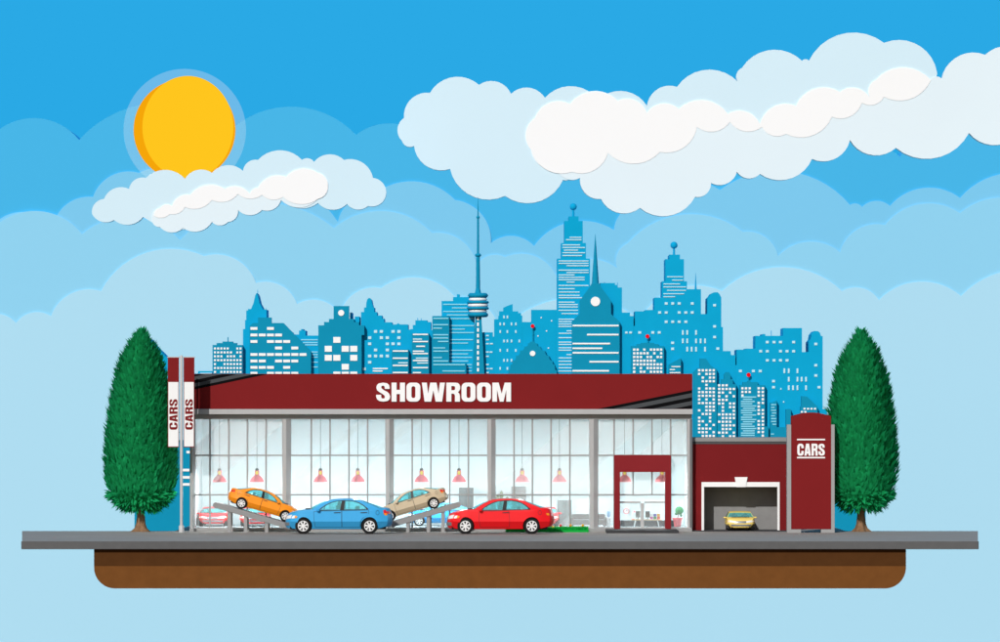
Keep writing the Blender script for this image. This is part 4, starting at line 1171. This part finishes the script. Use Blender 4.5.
# ------------------------------------------------------------------ trees
bark_m = mat('bark_brown', '#86684F', rough=.95, noise=.25, scale=6, spec=.05)
def leaf_mat():
    fresh = 'conifer_green' not in MATS
    m = mat('conifer_green', (.016,.43,.15), rough=.8, spec=.06, island=.22, scale=1.2)
    if fresh:
        nt = m.node_tree
        pb = nt.nodes['Principled BSDF']
        col = pb.inputs['Base Color'].links[0].from_socket
        tl = nt.nodes.new('ShaderNodeBsdfTranslucent'); mx = nt.nodes.new('ShaderNodeMixShader')
        mx.inputs[0].default_value = .5
        nt.links.new(col, tl.inputs['Color'])
        nt.links.new(pb.outputs[0], mx.inputs[1]); nt.links.new(tl.outputs[0], mx.inputs[2])
        nt.links.new(mx.outputs[0], nt.nodes['Material Output'].inputs['Surface'])
    return m
prof = [(25,1),(45,16),(60,31),(80,43),(100,54),(125,63),(150,71),(200,83),(250,92),(300,98),(350,103),(400,105),(450,103),(480,97),(500,86),(520,66),(537,38)]
def tree(pxc, d, label, seed, flip=1):
    rr = random.Random(seed)
    base = W(pxc, 0, d)
    k = d/F
    r = empty('conifer_tree', (base.x, base.y, 0), label, 'tree', 'conifers on the pavement')
    P = [(W(0, 325 + y/2.92, d).z, w/2.92*k) for y, w in prof]
    def rad(z):
        for (za, ra), (zb, rb) in zip(P, P[1:]):
            if zb <= z <= za: return ra + (rb-ra)*(za-z)/(za-zb)
        return 0
    zlo, zhi = P[-1][0], P[0][0]
    # trunk with flared roots
    b = MB(); seg = 22; vsx = []; lev = [(0,.40),(.06,.33),(.16,.24),(.35,.19),(.7,.17),(1.2,.165),(2.2,.14),(4.5,.08),(6.8,.03)]
    for z, q in lev:
        for i in range(seg):
            t = 2*PI*i/seg
            f = 1 + (.28*math.cos(3*t+seed)+.16*math.cos(5*t))*max(0, 1-z/.9)*.8 + .06*math.cos(9*t+z*3)
            vsx.append((base.x+q*f*math.cos(t), base.y+q*f*math.sin(t)*.9, z))
    fs = [(j*seg+i, j*seg+(i+1)%seg, (j+1)*seg+(i+1)%seg, (j+1)*seg+i) for j in range(len(lev)-1) for i in range(seg)]
    b.add(vsx, fs); b.f.append(tuple(range(seg)))
    b.build('trunk', bark_m, r, smooth=60)
    # crown: a core and thousands of pointed sprays
    b = MB()
    nz, ns = 26, 28; core = []
    for j in range(nz+1):
        z = zlo+.10 + (zhi-zlo-.25)*j/nz
        for i in range(ns):
            q = max(.02, rad(z)*.93*(1+rr.uniform(-.03,.03)) )
            t = 2*PI*i/ns
            core.append((base.x+q*math.cos(t), base.y+q*math.sin(t), z))
    b.add(core, [(j*ns+i, j*ns+(i+1)%ns, (j+1)*ns+(i+1)%ns, (j+1)*ns+i) for j in range(nz) for i in range(ns)])
    for n_ in range(11000):
        z = zlo + (zhi-zlo)*rr.random()**.95
        q = rad(z)
        if rr.random() > .25 + .75*q/1.65: continue
        t = rr.uniform(0, 2*PI)
        q *= rr.uniform(.84, 1.0)
        out = Vector((math.cos(t), math.sin(t), 0))
        p = Vector((base.x, base.y, z)) + out*q
        up = 1.15 + rr.uniform(-.35,.6)
        if z < zlo+.75: up = -1.1 + rr.uniform(-.4,.5) + (z-zlo)*1.6
        tang = Vector((-math.sin(t), math.cos(t), 0))
        dr = (out*.75 + Vector((0,0,up)) + tang*rr.uniform(-.5,.5)).normalized()
        nn = (out - dr*out.dot(dr) + tang*rr.uniform(-.35,.35)).normalized()
        side = dr.cross(nn).normalized()
        L = rr.uniform(.20,.44); w = rr.uniform(.05,.095)
        b.add([p-dr*.08, p+dr*L*.35+side*w, p+dr*L, p+dr*L*.35-side*w], [(0,3,2,1)])
    b.build('crown', leaf_mat(), r, recalc=False)
tree(141, 199.2, 'tall green conifer at the left end of the pavement, beside the banner pole', 2)
tree(861, 199.2, 'tall green conifer at the right end of the pavement, beside the red totem', 5)
